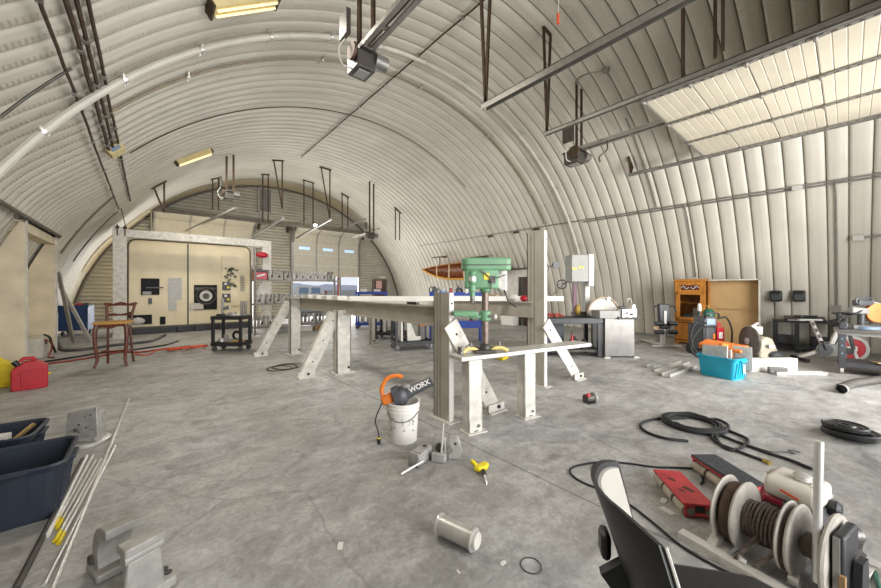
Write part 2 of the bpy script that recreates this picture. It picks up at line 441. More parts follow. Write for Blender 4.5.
# door frames in both end walls
for k, (d, yw) in enumerate(((F1, YFAR), (F2, YFAR), (D1, YFRONT), (D2, YFRONT))):
    mb = MB(); s = -1 if yw > 0 else 1
    for x in d[:2]: mb.box((x, yw+s*.03, d[2]/2), (.09, .12, d[2]))
    mb.box(((d[0]+d[1])/2, yw+s*.03, d[2]+.04), (d[1]-d[0]+.09, .12, .10))
    struct(mb.build('trim_%d' % (3+k), M['galv']))

# ---- outside: ground and mountains beyond the far doorway
struct(MB().bb((-400, -200, -.4), (500, 600, -.16)).build('ground', M['ground']))
mb = MB(); pts = []
for i in range(61):
    x = -300+i*15; h = 5+3.4*math.sin(i*.45)+2.2*math.sin(i*1.3+1)+1.2*math.sin(i*2.7)
    if 1: pts.append((x, h))
nn = len(pts)
mb.add([(x, 420, -1) for x, h in pts]+[(x, 480+30*math.sin(x), h) for x, h in pts]+[(x, 620, -1) for x, h in pts],
       [(i, i+1, nn+i+1, nn+i) for i in range(nn-1)]+[(nn+i, nn+i+1, 2*nn+i+1, 2*nn+i) for i in range(nn-1)])
struct(mb.build('mountain_ridge', M['mount']))

# ---- camera, sky and daylight
cam = bpy.data.cameras.new('camera'); co = bpy.data.objects.new('camera', cam); COL.objects.link(co)
cam.sensor_width = 36; cam.lens = FPX/881*36; cam.shift_y = -(294-HY)/881
co.location = (0, 0, EYE); co.rotation_euler = (PI/2, 0, -YAW); cam.clip_end = 2000; cam.clip_start = .02
S.camera = co
w = bpy.data.worlds.new('sky'); S.world = w; w.use_nodes = True; nt = w.node_tree
bg = nt.nodes['Background']; tcw = nt.nodes.new('ShaderNodeTexCoord'); spw = nt.nodes.new('ShaderNodeSeparateXYZ'); crw = nt.nodes.new('ShaderNodeValToRGB')
nt.links.new(tcw.outputs['Generated'], spw.inputs[0]); nt.links.new(spw.outputs['Z'], crw.inputs[0]); nt.links.new(crw.outputs[0], bg.inputs[0])
e = crw.color_ramp.elements; e[0].position = 0.0; e[0].color = (.86, .90, .96, 1); e[1].position = .7; e[1].color = (.50, .64, .88, 1)
x = crw.color_ramp.elements.new(.12); x.color = (.72, .82, .95, 1)
bg.inputs[1].default_value = SKY
def area(name, loc, rot, sx, sy, power, col=(1, 1, 1), spread=180):
    l = bpy.data.lights.new(name, 'AREA'); l.shape = 'RECTANGLE'; l.size = sx; l.size_y = sy; l.energy = power; l.color = col; l.spread = RAD(spread)
    o = bpy.data.objects.new(name, l); COL.objects.link(o); o.location = loc; o.rotation_euler = rot; return o
area('doorway_daylight_right', ((D1[0]+D1[1])/2, YFRONT-.1, 2.15), (PI/2+RAD(2), 0, 0), 3.6, 4.2, P1, (1, .99, .975), 130)
area('doorway_daylight_centre', ((D2[0]+D2[1])/2, YFRONT-.1, 2.15), (PI/2+RAD(2), 0, 0), 4.1, 4.2, P2, (1, .99, .975), 120)
area('doorway_daylight_back_right', ((F2[0]+F2[1])/2, YFAR+.15, 1.1), (-PI/2, 0, 0), 3.6, 2.1, P3, (1, .985, .96))
area('doorway_daylight_back_left', ((F1[0]+F1[1])/2, YFAR+.15, 1.1), (-PI/2, 0, 0), 3.6, 2.1, P3, (1, .985, .96))
vs = S.view_settings; vs.view_transform = 'Standard'; vs.look = 'None'; vs.gamma = 1.0; vs.use_curve_mapping = False; vs.exposure = EXPO
S.cycles.max_bounces = 10; S.cycles.diffuse_bounces = 8; S.cycles.use_denoising = True; S.cycles.sample_clamp_indirect = 8
# ================================================================ FITTINGS ON THE VAULT
def arc_thing(name, label, cat, y, r, rr, p0, p1, m, n=70, clamps=0, clampname='clamp', group=None):
    """a pipe or cable that runs across the vault, from picture-measured end angle to end angle"""
    t = thing(name, label, cat, (XC, y, ZC), group=group)
    pts = [V(((rr)*math.cos(a), 0, (rr)*math.sin(a))) for a in arc_list(p0, p1, n)]
    MB().tube(pts, r, 8).build('pipe' if r > .02 else 'run', m, t)
    if clamps:
        for k in range(clamps):
            a = p0+(p1-p0)*(k+.5)/clamps
            mb = MB(); c = V((math.cos(a)*rr, 0, math.sin(a)*rr)); tn = V((-math.sin(a), 0, math.cos(a)))
            mb.lathe([(r+.012, -.02), (r+.012, .02)], c, tn, 12); mb.box(c, (.03, .34, .012), Matrix.Rotation(-(a-PI/2), 3, 'Y'))
            mb.build(clampname, M['alu_bright'], t)
    return t
def ang_of(p): return math.atan2(p.z-ZC, p.x-XC)
pp = SH(270, 41, RB-.12)
arc_thing('white_pipe', 'thick white pipe arching across the vault on pale clamps', 'pipe', 6.04, .044, RB-.075, A0+.05, PI-.36, M['pipe_white'], clamps=17)
def arc_run(name, label, pxs, r, m, cat='conduit', rr=RB-.03, group=None, bumps=0):
    P = [SH(*q, rr) for q in pxs]; yy = sum(p.y for p in P)/len(P); A = [ang_of(p) for p in P]
    return arc_thing(name, label, cat, yy, r, rr, min(A), max(A), m, clamps=bumps, clampname='coupling', group=group)
arc_run('conduit', 'brown twin conduit arching over the vault just behind the thick white pipe', [(110, 112), (180, 80), (245, 64), (464, 113.8), (508, 157), (545, 224)], .022, M['tan_pipe'], bumps=5)
arc_run('conduit', 'thin dark cable arching over the vault between the yellowed lights', [(132, 168), (180, 145), (235, 129.5), (465, 134), (505, 175)], .012, M['rust'])
arc_run('conduit', 'thin cable along the vault rib at the upper left edge of the picture', [(0, 118), (35, 90), (72, 69)], .014, M['dark_steel'])
arc_run('conduit', 'thin dark cable curving down the pale far bay at the left', [(62, 254), (85, 222), (114, 196)], .022, M['trim'])
arc_run('conduit', 'second thin cable curving down the pale far bay from the chain ends', [(74, 262), (95, 233), (118, 211)], .018, M['trim'])

# ridge cable and the bundle of cables on the left shoulder, all along the building
def long_run(name, label, x, z, y0, y1, r, m, cat='cable', group=None, wob=0.0, clips=0):
    t = thing(name, label, cat, (x, y0, z), group=group); n = int((y1-y0)/.3)
    MB().tube([(random.uniform(-wob, wob), (y1-y0)*i/n, random.uniform(-wob, wob)) for i in range(n+1)], r, 6).build('run', m, t)
    for k in range(clips):
        MB().box((0, (y1-y0)*(k+.5)/clips, 0), (.05, .06, .05)).build('clip', M['galv'], t)
    return t
long_run('ridge_cable', 'brown cable clipped along the ridge of the vault', 4.42, 6.50, 1.2, 13.4, .017, M['rust'], clips=9, wob=.006)
for dx, dz, r, y0, y1, s in ((-.16, -.05, .016, 1.5, 13.6, 'leftmost of the cables along the left shoulder of the vault'), (-.035, -.02, .022, 1.5, 8.6, 'thick cable second from left along the left shoulder of the vault'),
                            (.02, .02, .02, 1.5, 8.4, 'third cable from left along the left shoulder of the vault'), (.085, .05, .018, 1.5, 13.6, 'rightmost of the cables along the left shoulder of the vault')):
    x = -.50+dx; z = vault_z(x)-.05
    long_run('shoulder_cable', 'dark '+s, x, z, y0, y1, r, M['rust'], wob=.005, clips=7)
t = thing('junction_box', 'cream junction box at the end of the shoulder cables', 'box', (-.45, 8.5, vault_z(-.45)-.10), rot=(0, RAD(-45), 0))
MB().box((0, 0, 0), (.26, .30, .12)).build('housing', M['fixture'], t, bevel=.008); MB().box((0, -.152, 0), (.16, .006, .06)).build('cover', M['screen_blue'], t)
t = thing('junction_box', 'small grey box on the leftmost shoulder cable', 'box', (-.62, 6.25, vault_z(-.62)-.05), rot=(0, RAD(-45), 0))
MB().box((0, 0, 0), (.12, .16, .08)).build('housing', M['galv'], t, bevel=.006)
a0 = (-.62, 13.6, vault_z(-.62)-.05); q = G(122, 226, 3.33)
mb = MB(); mb.tube(smooth([(0,0,0), (.05, .25, -.25), (.1, .6, -.62)]), .012, 6); tag(mb.build('drop_cable', M['rust'], loc=a0), 'thin cable dropping from the shoulder cables to the white gantry corner', 'cable')

# twin conduit along the right wall, drops and boxes
t = thing('wall_conduit', 'twin steel conduit along the right wall of the vault', 'conduit', (0, 0, 0))
for k, (dz, y1) in enumerate(((0, 14.5), (-.055, 5.6))):
    x = XC+math.sqrt(RB**2-(3.73+dz-ZC)**2)-.035
    MB().tube([(x, -2.2, 3.73+dz), (x, y1, 3.73+dz)], .018, 8).build('run', M['galv'], t)
for yy in (9.6, 8.3, 7.4):
    MB().box((10.82, yy, 3.70), (.06, .22, .12)).build('coupling', M['rust'], t)
def wall_drop(name, label, y, z0, z1, box, up=False, r=.016):
    t = thing(name, label, 'conduit', (0, y, 0)); n = 12
    pts = []
    for i in range(n+1):
        z = z0+(z1-z0)*i/n; x = XC+math.sqrt(RB**2-(z-ZC)**2)-.035; pts.append((x, 0, z))
    d = .12
    pts = [(pts[0][0], -.14, z0)]+pts if not up else pts
    MB().tube(smooth(pts, 3), r, 8).build('run', M['galv'], t)
    if box:
        p = pts[-1]; MB().box(p, (.07, .13, .13)).build('box', M['galv'], t, bevel=.006)
    return t
p1 = SH(686, 210); p2 = SH(690, 277)
wall_drop('conduit_drop', 'conduit running down the right wall to the oak cabinet', p1.y, 3.72, p2.z, False)
p1 = SH(836, 190); p2 = SH(834, 308)
wall_drop('conduit_drop', 'conduit running down to an outlet above the exercise bike', p1.y, 3.70, p2.z, True)
p1 = SH(658, 208); p2 = SH(600, 70)
wall_drop('conduit_drop', 'conduit rising from the right wall up the vault', (p1.y+SH(630, 130).y)/2, 3.74, SH(628, 118).z, False, True)
p1 = SH(578, 222)
t = thing('conduit_box', 'pale junction box on the twin wall conduit at right', 'box', SH(797, 188, RB-.06)); MB().box((0,0,0), (.05, .16, .10)).build('housing', M['greylight'], t, bevel=.006)
q = SH(858, 238, RB-.05); t = thing('wall_outlet', 'pale outlet box on the right wall with a bent conduit', 'outlet', q)
MB().box((0,0,0), (.06, .16, .12)).build('housing', M['greylight'], t, bevel=.006)
MB().tube(smooth([(0, -.08, 0), (-.01, -.32, .02), (-.03, -.42, .10), (-.14, -.44, .55)]), .016, 8).build('conduit', M['galv'], t)
# two black dispensers and small marks on the right wall
for px, lab in ((776, 'left black dispenser on the right wall, with a cord hanging from it'), (799, 'right black dispenser on the right wall above the black desk')):
    q = SH(px, 296, RB-.06); t = thing('wall_dispenser', lab, 'dispenser', q, group=None)
    MB().box((0, 0, 0), (.13, .22, .27)).build('housing', M['black'], t, bevel=.03); MB().box((-.066, 0, -.03), (.01, .16, .14)).build('cover', M['greydark'], t, bevel=.004)
    if px == 776: MB().tube(smooth([(0, -.04, -.13), (.02, -.10, -.3), (.06, -.2, -.55)]), .008, 6).build('cord', M['greylight'], t)

# fluorescent fixtures
M['added_tube_glow'] = emit('fluorescent tube with added glow', 'f4e2b4', .8)  # faint glow added to tubes that are otherwise unlit
for (px0, py0, px1, py1, wd, lab) in ((211, 8, 275, 0, .34, 'yellowed light fixture on the vault at the top edge of the picture'), (178, 162, 210, 153, .30, 'small yellowed light fixture high on the vault above the machine')):
    a, b = SH(px0, py0, RB-.05), SH(px1, py1, RB-.05); c = (a+b)/2; L_ = (b-a).length; dr = (b-a); dr.y = 0
    t = thing('ceiling_light', lab, 'light', c, rot=(0, -math.atan2(dr.z, dr.x), 0))
    MB().prism([(-.17, .06), (.17, .06), (.10, -.05), (-.10, -.05)], -L_/2, L_/2, 'yz').build('housing', M['fixture'], t, bevel=.006)
    for s in (-1, 1): MB().box((s*(L_/2+.01), 0, 0), (.03, .30, .12)).build('end_cap', M['rust'], t)
    for s in (-1, 1): MB().cyl((-L_/2+.03, s*.06, -.07), (L_/2-.03, s*.06, -.07), .016, n=10).build('tube', M['added_tube_glow'], t)
    l = bpy.data.lights.new('fixture_fill_light', 'AREA'); l.shape = 'RECTANGLE'; l.size = L_; l.size_y = .3; l.energy = PF; l.color = (1, .95, .86); l.spread = RAD(175)  # added fill lamp below the unlit fixture, to brighten the room
    lo = bpy.data.objects.new('fixture_fill_light', l); COL.objects.link(lo); lo.location = c+V((XC-c.x, 0, ZC-c.z)).normalized()*.12; lo.rotation_euler = (0, -math.atan2(dr.z, dr.x), 0)

# ---------------------------------------------------------------- hangers, tracks, openers
def hanger_mb(mb, x, y, zb, spread, w=.05, vee=False, axis='y'):
    """two angle-iron straps from the vault down to zb"""
    out = []
    for s in (-1, 1):
        xt = x+(s*spread if axis == 'x' else 0); yt = y+(s*spread if axis == 'y' else 0)
        zt = vault_z(xt)-.01
        b = V((x, y, zb)) if vee else V((xt, yt, zb))
        mb.bar(b, (xt, yt, zt), w, .012, up=(0, 1, 0)); mb.bar(b+V((w/2, 0, 0)), V((xt, yt, zt))+V((w/2, 0, 0)), .012, w, up=(0, 1, 0)); out.append((xt, yt, zt))
    mb.bar(out[0], out[1], .05, .04)
    return mb
HC = 3.05; ZT = EYE+HC
def overhead_track(label, x, y1, z, w=.07):
    t = thing('door_track', label, 'track', (x, YFRONT, z)); L_ = y1-YFRONT
    mb = MB(); mb.bb((-w/2, 0, -.012), (w/2, L_, 0)); mb.bb((-w/2, 0, -w), (-w/2+.008, L_, 0)); mb.bb((w/2-.008, 0, -w), (w/2, L_, 0)); mb.build('rail', M['galv'], t)
    h = MB(); hanger_mb(h, x, y1-.05, z-.02, .12, vee=True, axis='x'); o = h.build('hanger', M['rust'], t, loc=(-x, -YFRONT, -z))
    return t
tt = overhead_track('heavy steel door track hanging on two long brown straps, nearest the picture centre', 4.23, 3.92, ZT, .10)
overhead_track('steel track along the upper left edge of the raised white door', 5.90, 3.84, ZT)
overhead_track('steel track along the lower right edge of the raised white door', 9.72, 3.78, ZT)
# the raised sectional door, lying flat under the vault
t = thing('sectional_door', 'raised white sectional door lying overhead at the upper right', 'door', (5.95, YFRONT, ZT-.06))
DW, DL, NS = 3.62, 2.10-YFRONT, 7
for k in range(NS):
    y1 = DL-k*.615; y0 = max(y1-.605, 0)
    if y1 < .1: break
    mb = MB(); n = 5; L_ = y1-y0
    for i in range(n):
        a = y0+L_*i/n; b = y0+L_*(i+1)/n
        mb.prism([(a, 0), (a+.006, -.006), (b-.012, -.006), (b-.006, 0)], 0, DW, 'yz')
    mb.bb((0, y0, 0), (DW, y1, .04))
    s = mb.build('door_section', M['doorwhite'], t)
    mb = MB(); hg = MB()
    for q in range(4):
        x = DW*q/3; x = min(max(x, .04), DW-.04)
        mb.bb((x-.04, y0+.01, -.032), (x+.04, y1-.01, -.012)); 
        for u in range(6): mb.mat(1).bb((x-.015, y0+L_*(u+.3)/6, -.034), (x+.015, y0+L_*(u+.75)/6, -.031)); mb.mat(0)
        hg.cyl((x-.05, y1, -.045), (x+.05, y1, -.045), .022, n=10); hg.bb((x-.03, y1-.07, -.04), (x+.03, y1+.07, -.034))
    mb.build('stile', [M['galv'], M['dark_steel']], s); hg.build('hinge', M['galv'], s)
mb = MB()
for x in (-.03, DW+.03): mb.bb((x-.02, 0, -.03), (x+.02, DL, .06))
mb.bb((-.03, DL, -.02), (DW+.03, DL+.03, .06)); mb.build('edge_frame', M['galv'], t)
for px, py, lab in ((683, 78, 'single brown rod holding the upper edge of the raised white door'), (719, 55, 'pair of brown straps behind the raised white door')):
    q = G(px, py, ZT+.03)
    mb = MB()
    if px == 683: mb.bar((0,0,0), (0,0,vault_z(q.x)-q.z), .04, .04)
    else:
        for s in (-.05, .05): mb.bar((s, s, 0), (s, s, vault_z(q.x)-q.z-.02), .04, .012)
        mb.bar((-.14, 0, vault_z(q.x)-q.z-.02), (.14, 0, vault_z(q.x)-q.z-.02), .05, .03)
    tag(mb.build('door_hanger', M['rust'], loc=q), lab, 'hanger')
# openers
def opener(label, x, y, z, rail_y, s=1.0, ctrl=-1):
    t = thing('door_opener', label, 'opener', (x, y, z)); r = M['dark_steel']
    mb = MB(); mb.box((0, .10*s, -.16*s), (.26*s, .30*s, .22*s)); mb.box((0, .10*s, -.02*s), (.16*s, .42*s, .05*s)); mb.build('gearbox', r, t, bevel=.01)
    MB().box((0, .10*s, -.275*s), (.16*s, .18*s, .012)).build('access_plate', M['grey'], t)
    MB().cyl((.12*s, -.02*s, -.10*s), (.30*s, -.02*s, -.10*s), .095*s, n=20).build('motor', M['steel'], t)
    MB().lathe([(.02, -.02), (.11*s, -.02), (.11*s, .02), (.02, .02)], (-.17*s, .02, -.08*s), (1, 0, 0), 20).build('pulley', M['rust'], t)
    mb = MB(); mb.bb((-.09*s, rail_y-y, -.03), (-.03*s, .15, .03)); mb.bb((.03*s, rail_y-y, -.03), (.09*s, .15, .03))
    for k in range(4): mb.box((0, (rail_y-y)*(k+.3)/4, 0), (.16*s, .06, .03))
    mb.build('rail', M['galv'], t)
    MB().tube([(0, rail_y-y, .0), (0, -.1, .0)], .012, 6).build('chain', M['rust'], t)
    MB().box((ctrl*.22*s, .12, .28*s), (.06*s, .22*s, .32*s)).build('control_box', M['dark_steel'], t, bevel=.006)
    MB().tube(smooth([(ctrl*.22*s, .12, .1*s), (ctrl*.30*s, .12, -.05), (ctrl*.25*s, .14, -.22*s), (ctrl*.1*s, .12, -.24*s)]), .01, 6).build('wire', M['greylight'], t)
    mb = MB(); zt = vault_z(x)-z
    for q in (-.07, .13*s): mb.bar((q, .03, -.02), (q, .03, vault_z(x+q)-z-.01), .055, .014, up=(0, 1, 0)); mb.bar((q+.026, .03, -.02), (q+.026, .03, vault_z(x+q)-z-.01), .012, .05, up=(0, 1, 0))
    mb.build('hanger', M['rust'], t)
    return t
opener('door opener with grey motor hanging at the top centre of the picture', 2.15, 4.07, 4.62, YFRONT, 1.0)
opener('door opener hanging beside the raised white door', 7.45, 3.95, 4.66, 2.1, 1.15)
q = G(558, 18, 5.2); t = thing('release_cord', 'red handle on a white release cord at the top of the picture', 'cord', q)
MB().tube(smooth([(0, 0, .05), (.01, 0, .25), (-.06, .02, .38), (.02, 0, .46), (.0, 0, vault_z(q.x)-q.z)]), .006, 6).build('cord', M['white'], t); MB().cyl((0, 0, -.08), (0, 0, .06), .018, n=10).build('handle', M['cableorange'], t)
q = SH(606, 70, RB-.06); t = thing('conduit_elbow', 'small bent conduit and grey box beside the door opener straps', 'conduit', q)
MB().box((0,0,0), (.10, .12, .08)).build('box', M['galv'], t); MB().tube(smooth([(0, .02, 0), (-.2, .3, -.02), (-.36, .42, -.12), (-.40, .44, -.25)]), .016, 8).build('conduit', M['galv'], t)
q = SH(600, 140, RB-.4); t = thing('conduit_bracket', 'bent dark conduit hook hanging below the opener rail', 'conduit', G(607, 150, 4.4)); MB().tube(smooth([(0, 0, .2), (0, 0, 0), (-.12, .1, -.14), (-.1, .1, -.25)]), .018, 8).build('hook', M['dark_steel'], t)

# ---------------------------------------------------------------- the two far vehicle doors, partly raised, with their tracks and openers
def far_door(label, d, zbot):
    t = thing('sectional_door', label, 'door', (d[0], YFAR-.06, 0)); W = d[1]-d[0]
    secs = []; z = zbot; y = 0.0; path = [(0.0, zbot)]
    zc = 3.92
    while path[-1][1] < zc-.3: path.append((0.0, min(path[-1][1]+.58, zc)))
    path += [(-.22, zc+.46), (-.72, 4.60)]
    for k, (a, b) in enumerate(zip(path, path[1:])):
        dv = V((0, b[0]-a[0], b[1]-a[1])); L_ = dv.length; dv.normalize(); nn_ = V((0, -dv.z, dv.y))
        mb = MB(); R = Matrix((V((1,0,0)), dv, nn_)).transposed()
        mid = V((W/2, (a[0]+b[0])/2, (a[1]+b[1])/2))
        mb.box(mid, (W-.06, L_-.012, .04), R)
        for i in range(6): mb.box(V((W/2, 0, 0))+V((0, a[0], a[1]))+dv*(L_*(i+.5)/6)+nn_*.022, (W-.06, L_/9, .008), R)
        s = mb.build('door_section', M['doorfar'], t)
        mb = MB()
        for q in range(4): mb.box(V((min(max(W*q/3, .06), W-.06), 0, 0))+V((0, a[0], a[1]))+dv*(L_/2)+nn_*.032, (.07, L_, .02), R)
        mb.build('stile', M['galv'], s)
        if k == 2 and d is F2 or (k == 2 and d is F1):
            for q in range(3):
                MB().box(V((W*(q+.5)/3, 0, 0))+V((0, a[0], a[1]))+dv*(L_*.55)+nn_*.03, (.56, .15, .015), R).build('pane', M['pane'], s)
    mb = MB()
    for x in (-.03, W+.03):
        mb.tube([(x, -.08, zbot), (x, -.08, 3.9), (x, -.2, 4.35), (x, -.6, 4.68), (x, -2.3, 4.72)], .035, 6)
    mb.build('track', M['galv'], t)
    mb = MB(); mb.cyl((-.25, -.16, 4.52), (W+.25, -.16, 4.52), .03, n=10); mb.cyl((W*.3, -.16, 4.52), (W*.7, -.16, 4.52), .065, n=12)
    for x in (-.2, W/2, W+.2): mb.box((x, -.05, 4.5), (.08, .2, .26))
    mb.build('torsion_shaft', M['rust'], t)
    return t
M['pane'] = emit('daylit window pane', 'a9c4da', .75)  # daylight behind the panes is emitted by the material itself
far_door('far left grey sectional door, partly raised behind the cream machine', F1, 2.15)
far_door('far right grey sectional door with three small panes, raised over the daylight gap', F2, 2.15)

def far_hanger(label, px0, px1, pyt, pyb, vee=False):
    a = SH((px0+px1)/2, pyt, RB); pb = G(0, 0, 0)
    r = ray((px0+px1)/2, pyt); d = a.x*SY+a.y*CY
    zb = EYE+(HY-pyb)/FPX*d; hw = abs(px1-px0)/2*d/FPX
    h = MB()
    for s in (-1, 1):
        zt = vault_z(a.x+s*hw)-a.z-.01
        b = (s*hw*(0 if vee else 1)+(hw if vee else 0), 0, zb-a.z)
        h.bar(b, (s*hw, 0, zt), .05, .02, up=(0,1,0))
    h.bar((-hw-.06, 0, vault_z(a.x-hw-.06)-a.z-.02), (hw+.06, 0, vault_z(a.x+hw+.06)-a.z-.02), .05, .05)
    tag(h.build('track_hanger', M['rust'], loc=a), label, 'hanger')
    return a, zb
for i, (p0, p1, t0, b0, vee, lab) in enumerate(((213, 218, 178, 210, False, 'short pair of brown straps left of the far left opener'), (263, 268, 174, 222, False, 'thin brown strap hanger above the cream machine, right of the far left opener'),
        (274, 282, 160, 208, True, 'tapering brown strap hanger between the two far doors'), (304, 313, 181, 226, False, 'brown strap hanger by the lit lamp'), (321, 330, 168, 219, True, 'tapering brown strap hanger above the far right door'),
        (342, 348, 195, 228, False, 'short pair of brown straps above the far right door, left of its opener'), (395, 400, 210, 240, False, 'small bent strap low on the right side of the far vault'), (155, 163, 184, 212, True, 'forked brown hanger at the left foot of the far vault'))):
    far_hanger(lab, p0, p1, t0, b0, vee)
a = SH(228, 157); far = opener('far left door opener hanging on two straps above the cream machine', a.x, a.y-.2, 4.75, a.y+1.2, 1.0)
far.rotation_euler = (0, 0, 0)
a = SH(369, 183); opener('far right door opener hanging beside the corner of the far vault', a.x, a.y-.2, 3.95, a.y+1.5, 1.0)
# rails going back to the far doors
for (x0, y0, x1, y1, lab) in ((186, 231, 236, 208, 'thin rail running back to the far left door'), (253, 236, 283, 218, 'thin rail from the wall beside the far left door'), (297, 238, 331, 219, 'pale rail running back beside the lit lamp'), (338, 229, 366, 219, 'thin rail running back to the far right door')):
    A_ = AY(x0, y0, YFAR-.4); B_ = G(x1, y1, A_.z)
    tag(MB().bar((0,0,0), B_-A_, .07, .07).build('door_rail', M['galv'], loc=A_), lab, 'rail')
a = V((-.2, YFAR-.85, 4.56)); tag(MB().bb((0, -.05, 0), (10.3, .05, .17)).build('header_beam', M['trim'], loc=a), 'long brown steel beam crossing above both far doors', 'beam')
# the lit lamp and its cage
q = AY(315, 225, 16.6); t = thing('work_lamp', 'lit lamp shining below the far right door rail', 'lamp', q)
MB().ball((0,0,0), .09).build('bulb', emit('lamp glow', 'fff2d8', 12.0), t); MB().lathe([(.05, .14), (.12, .05), (.14, .02)], n=16).build('shade', M['galv'], t)
MB().cyl((0,0,.12), (0,0,.22), .012, n=8).build('stem', M['rust'], t)
l = bpy.data.lights.new('lamp_light', 'POINT'); l.energy = 40; l.color = (1, .93, .8); l.shadow_soft_size = .1; lo = bpy.data.objects.new('lamp_light', l); COL.objects.link(lo); lo.location = q+V((0, -.15, -.12))
# louvre, vent dots, brown door, signs on the far wall
a, b = AY(258, 187, YFAR-.05), AY(272, 214, YFAR-.05); t = thing('wall_louvre', 'tall pale louvre high on the far wall between the doors', 'louvre', ((a.x+b.x)/2, YFAR-.06, (a.z+b.z)/2)); w_, h_ = abs(b.x-a.x), abs(a.z-b.z)
mb = MB(); mb.bb((-w_/2, -.04, -h_/2), (-w_/2+.05, .03, h_/2)); mb.bb((w_/2-.05, -.04, -h_/2), (w_/2, .03, h_/2)); mb.bb((-w_/2, -.04, h_/2-.05), (w_/2, .03, h_/2)); mb.bb((-w_/2, -.04, -h_/2), (w_/2, .03, -h_/2+.05)); mb.build('frame', M['siding'], t)
mb = MB(); n = 14
for i in range(n): mb.box((0, 0, -h_/2+h_*(i+.5)/n), (w_-.08, .07, .02), (RAD(-35), 0, 0))
mb.build('slats', M['grey'], t)
a, b = AY(373.5, 280.5, YFAR-.06), AY(386, 280.5, YFAR-.06); t = thing('exit_door', 'brown personnel door with a pink notice at the right of the far wall', 'door', ((a.x+b.x)/2, YFAR-.05, 0)); w_ = b.x-a.x
MB().bb((-w_/2, -.03, .02), (w_/2, .03, a.z)).build('leaf', M['brown_door'], t)
mb = MB(); 
for s in (-1, 1): mb.bb((s*w_/2-.05, -.06, 0), (s*w_/2+.05, .05, a.z+.05))
mb.bb((-w_/2, -.06, a.z), (w_/2, .05, a.z+.08)); mb.build('door_frame', M['trim'], t)
MB().bb((-.28, -.045, 1.52), (.12, -.032, 1.98)).build('notice', M['pink_paper'], t)
MB().bb((-.05, -.045, 2.15), (.38, -.032, 2.25)).build('door_sign', M['white_clean'], t)
MB().box((w_/2-.12, -.06, 1.0), (.14, .04, .05)).build('handle', M['steel'], t)
# a parked pickup seen through the far right gap
t = thing('parked_vehicle', 'pale parked vehicle with two windows seen outside the far door gap', 'vehicle', (8.4, 24.5, -.16)); 
mb = MB(); mb.prism([(-2.2, .5), (2.2, .5), (2.3, 1.1), (1.1, 1.25), (.7, 1.85), (-.9, 1.9), (-1.2, 1.25), (-2.25, 1.2)], -.85, .85); mb.build('body', M['white_clean'], t, bevel=.05)
for x in (-.75, .05): MB().bb((x, -.87, 1.32), (x+.62, -.84, 1.75)).build('window', M['screen_blue'], t, bevel=.01)
for x in (-1.4, 1.4):
    for s in (-1, 1): MB().lathe([(.1, -.1), (.34, -.1), (.36, 0), (.34, .1), (.1, .1)], (x, s*.8, .36), (0, 1, 0), 20).build('wheel', M['black_soft'], t)
MB().bb((1.0, -.9, .9), (1.12, -.84, 1.5)).build('tail_light', M['red'], t)
tag(MB().bar((0,0,0), (0,0,2.4), .1, .1).build('marker_post', M['red_metal'], loc=(9.0, 20.5, -.16)), 'red post standing outside the far right door', 'post')
# ================================================================ LEFT SIDE: vestibule, cans, chair, machine
# cream vestibule set in the bulged bay
t = thing('vestibule', 'cream boxed enclosure with a recessed doorway standing in the left bay', 'enclosure', (0, 0, 0))
X0, Y0, Y1, ZT_ = -1.73, 9.77, 12.42, 2.76
outer = [(-2.62, 0), (X0, 0), (X0, ZT_)]+[(XC+(RBU-.06)*math.cos(a), ZC+(RBU-.06)*math.sin(a)) for a in arc_list(PI-math.asin((ZT_-ZC)/RBU), PI-A0*.9, 8)]
outer = [(X0, 0), (X0, ZT_)]+outer[3:]
mb = MB(); mb.prism(outer, Y0, Y0+.12); mb.prism(outer, Y1-.10, Y1)                       # end walls
mb.bb((X0-.55, Y0+.1, 0), (X0-.47, Y1-.1, ZT_)); mb.bb((X0-.5, Y0+.1, 2.56), (X0, Y1-.1, ZT_)); mb.bb((X0-.2, Y0, ZT_-.03), (X0, Y1, ZT_))
mb.build('wall_panel', M['cream_wall'], t)
mb = MB(); mb.bb((X0-.004, Y0+.0, 0), (X0+.02, Y0+.03, ZT_)); mb.bb((X0-.004, Y1-.06, 0), (X0+.03, Y1+.02, ZT_)); mb.build('corner_trim', M['white_worn'], t)
q = G(39, 355); t = thing('power_unit', 'white electrical unit on the floor inside the cream doorway', 'unit', (X0-.18, 11.75, 0), RAD(4))
MB().bb((-.13, -.55, 0), (.13, .55, .42)).build('housing', M['white_worn'], t, bevel=.015); MB().bb((.13, -.2, .26), (.15, .0, .36)).build('socket', M['black'], t)
MB().tube(smooth([(.14, -.45, .50), (.2, -.3, .42), (.22, 0, .22), (.26, .18, .02)]), .022, 6).build('power_lead', M['black_soft'], t)
MB().tube(smooth([(.14, -.5, .40), (.24, -.42, .30), (.22, -.3, .10), (.2, -.52, .02), (.3, -.7, .02)]), .014, 6).build('lead', M['cablered'], t)

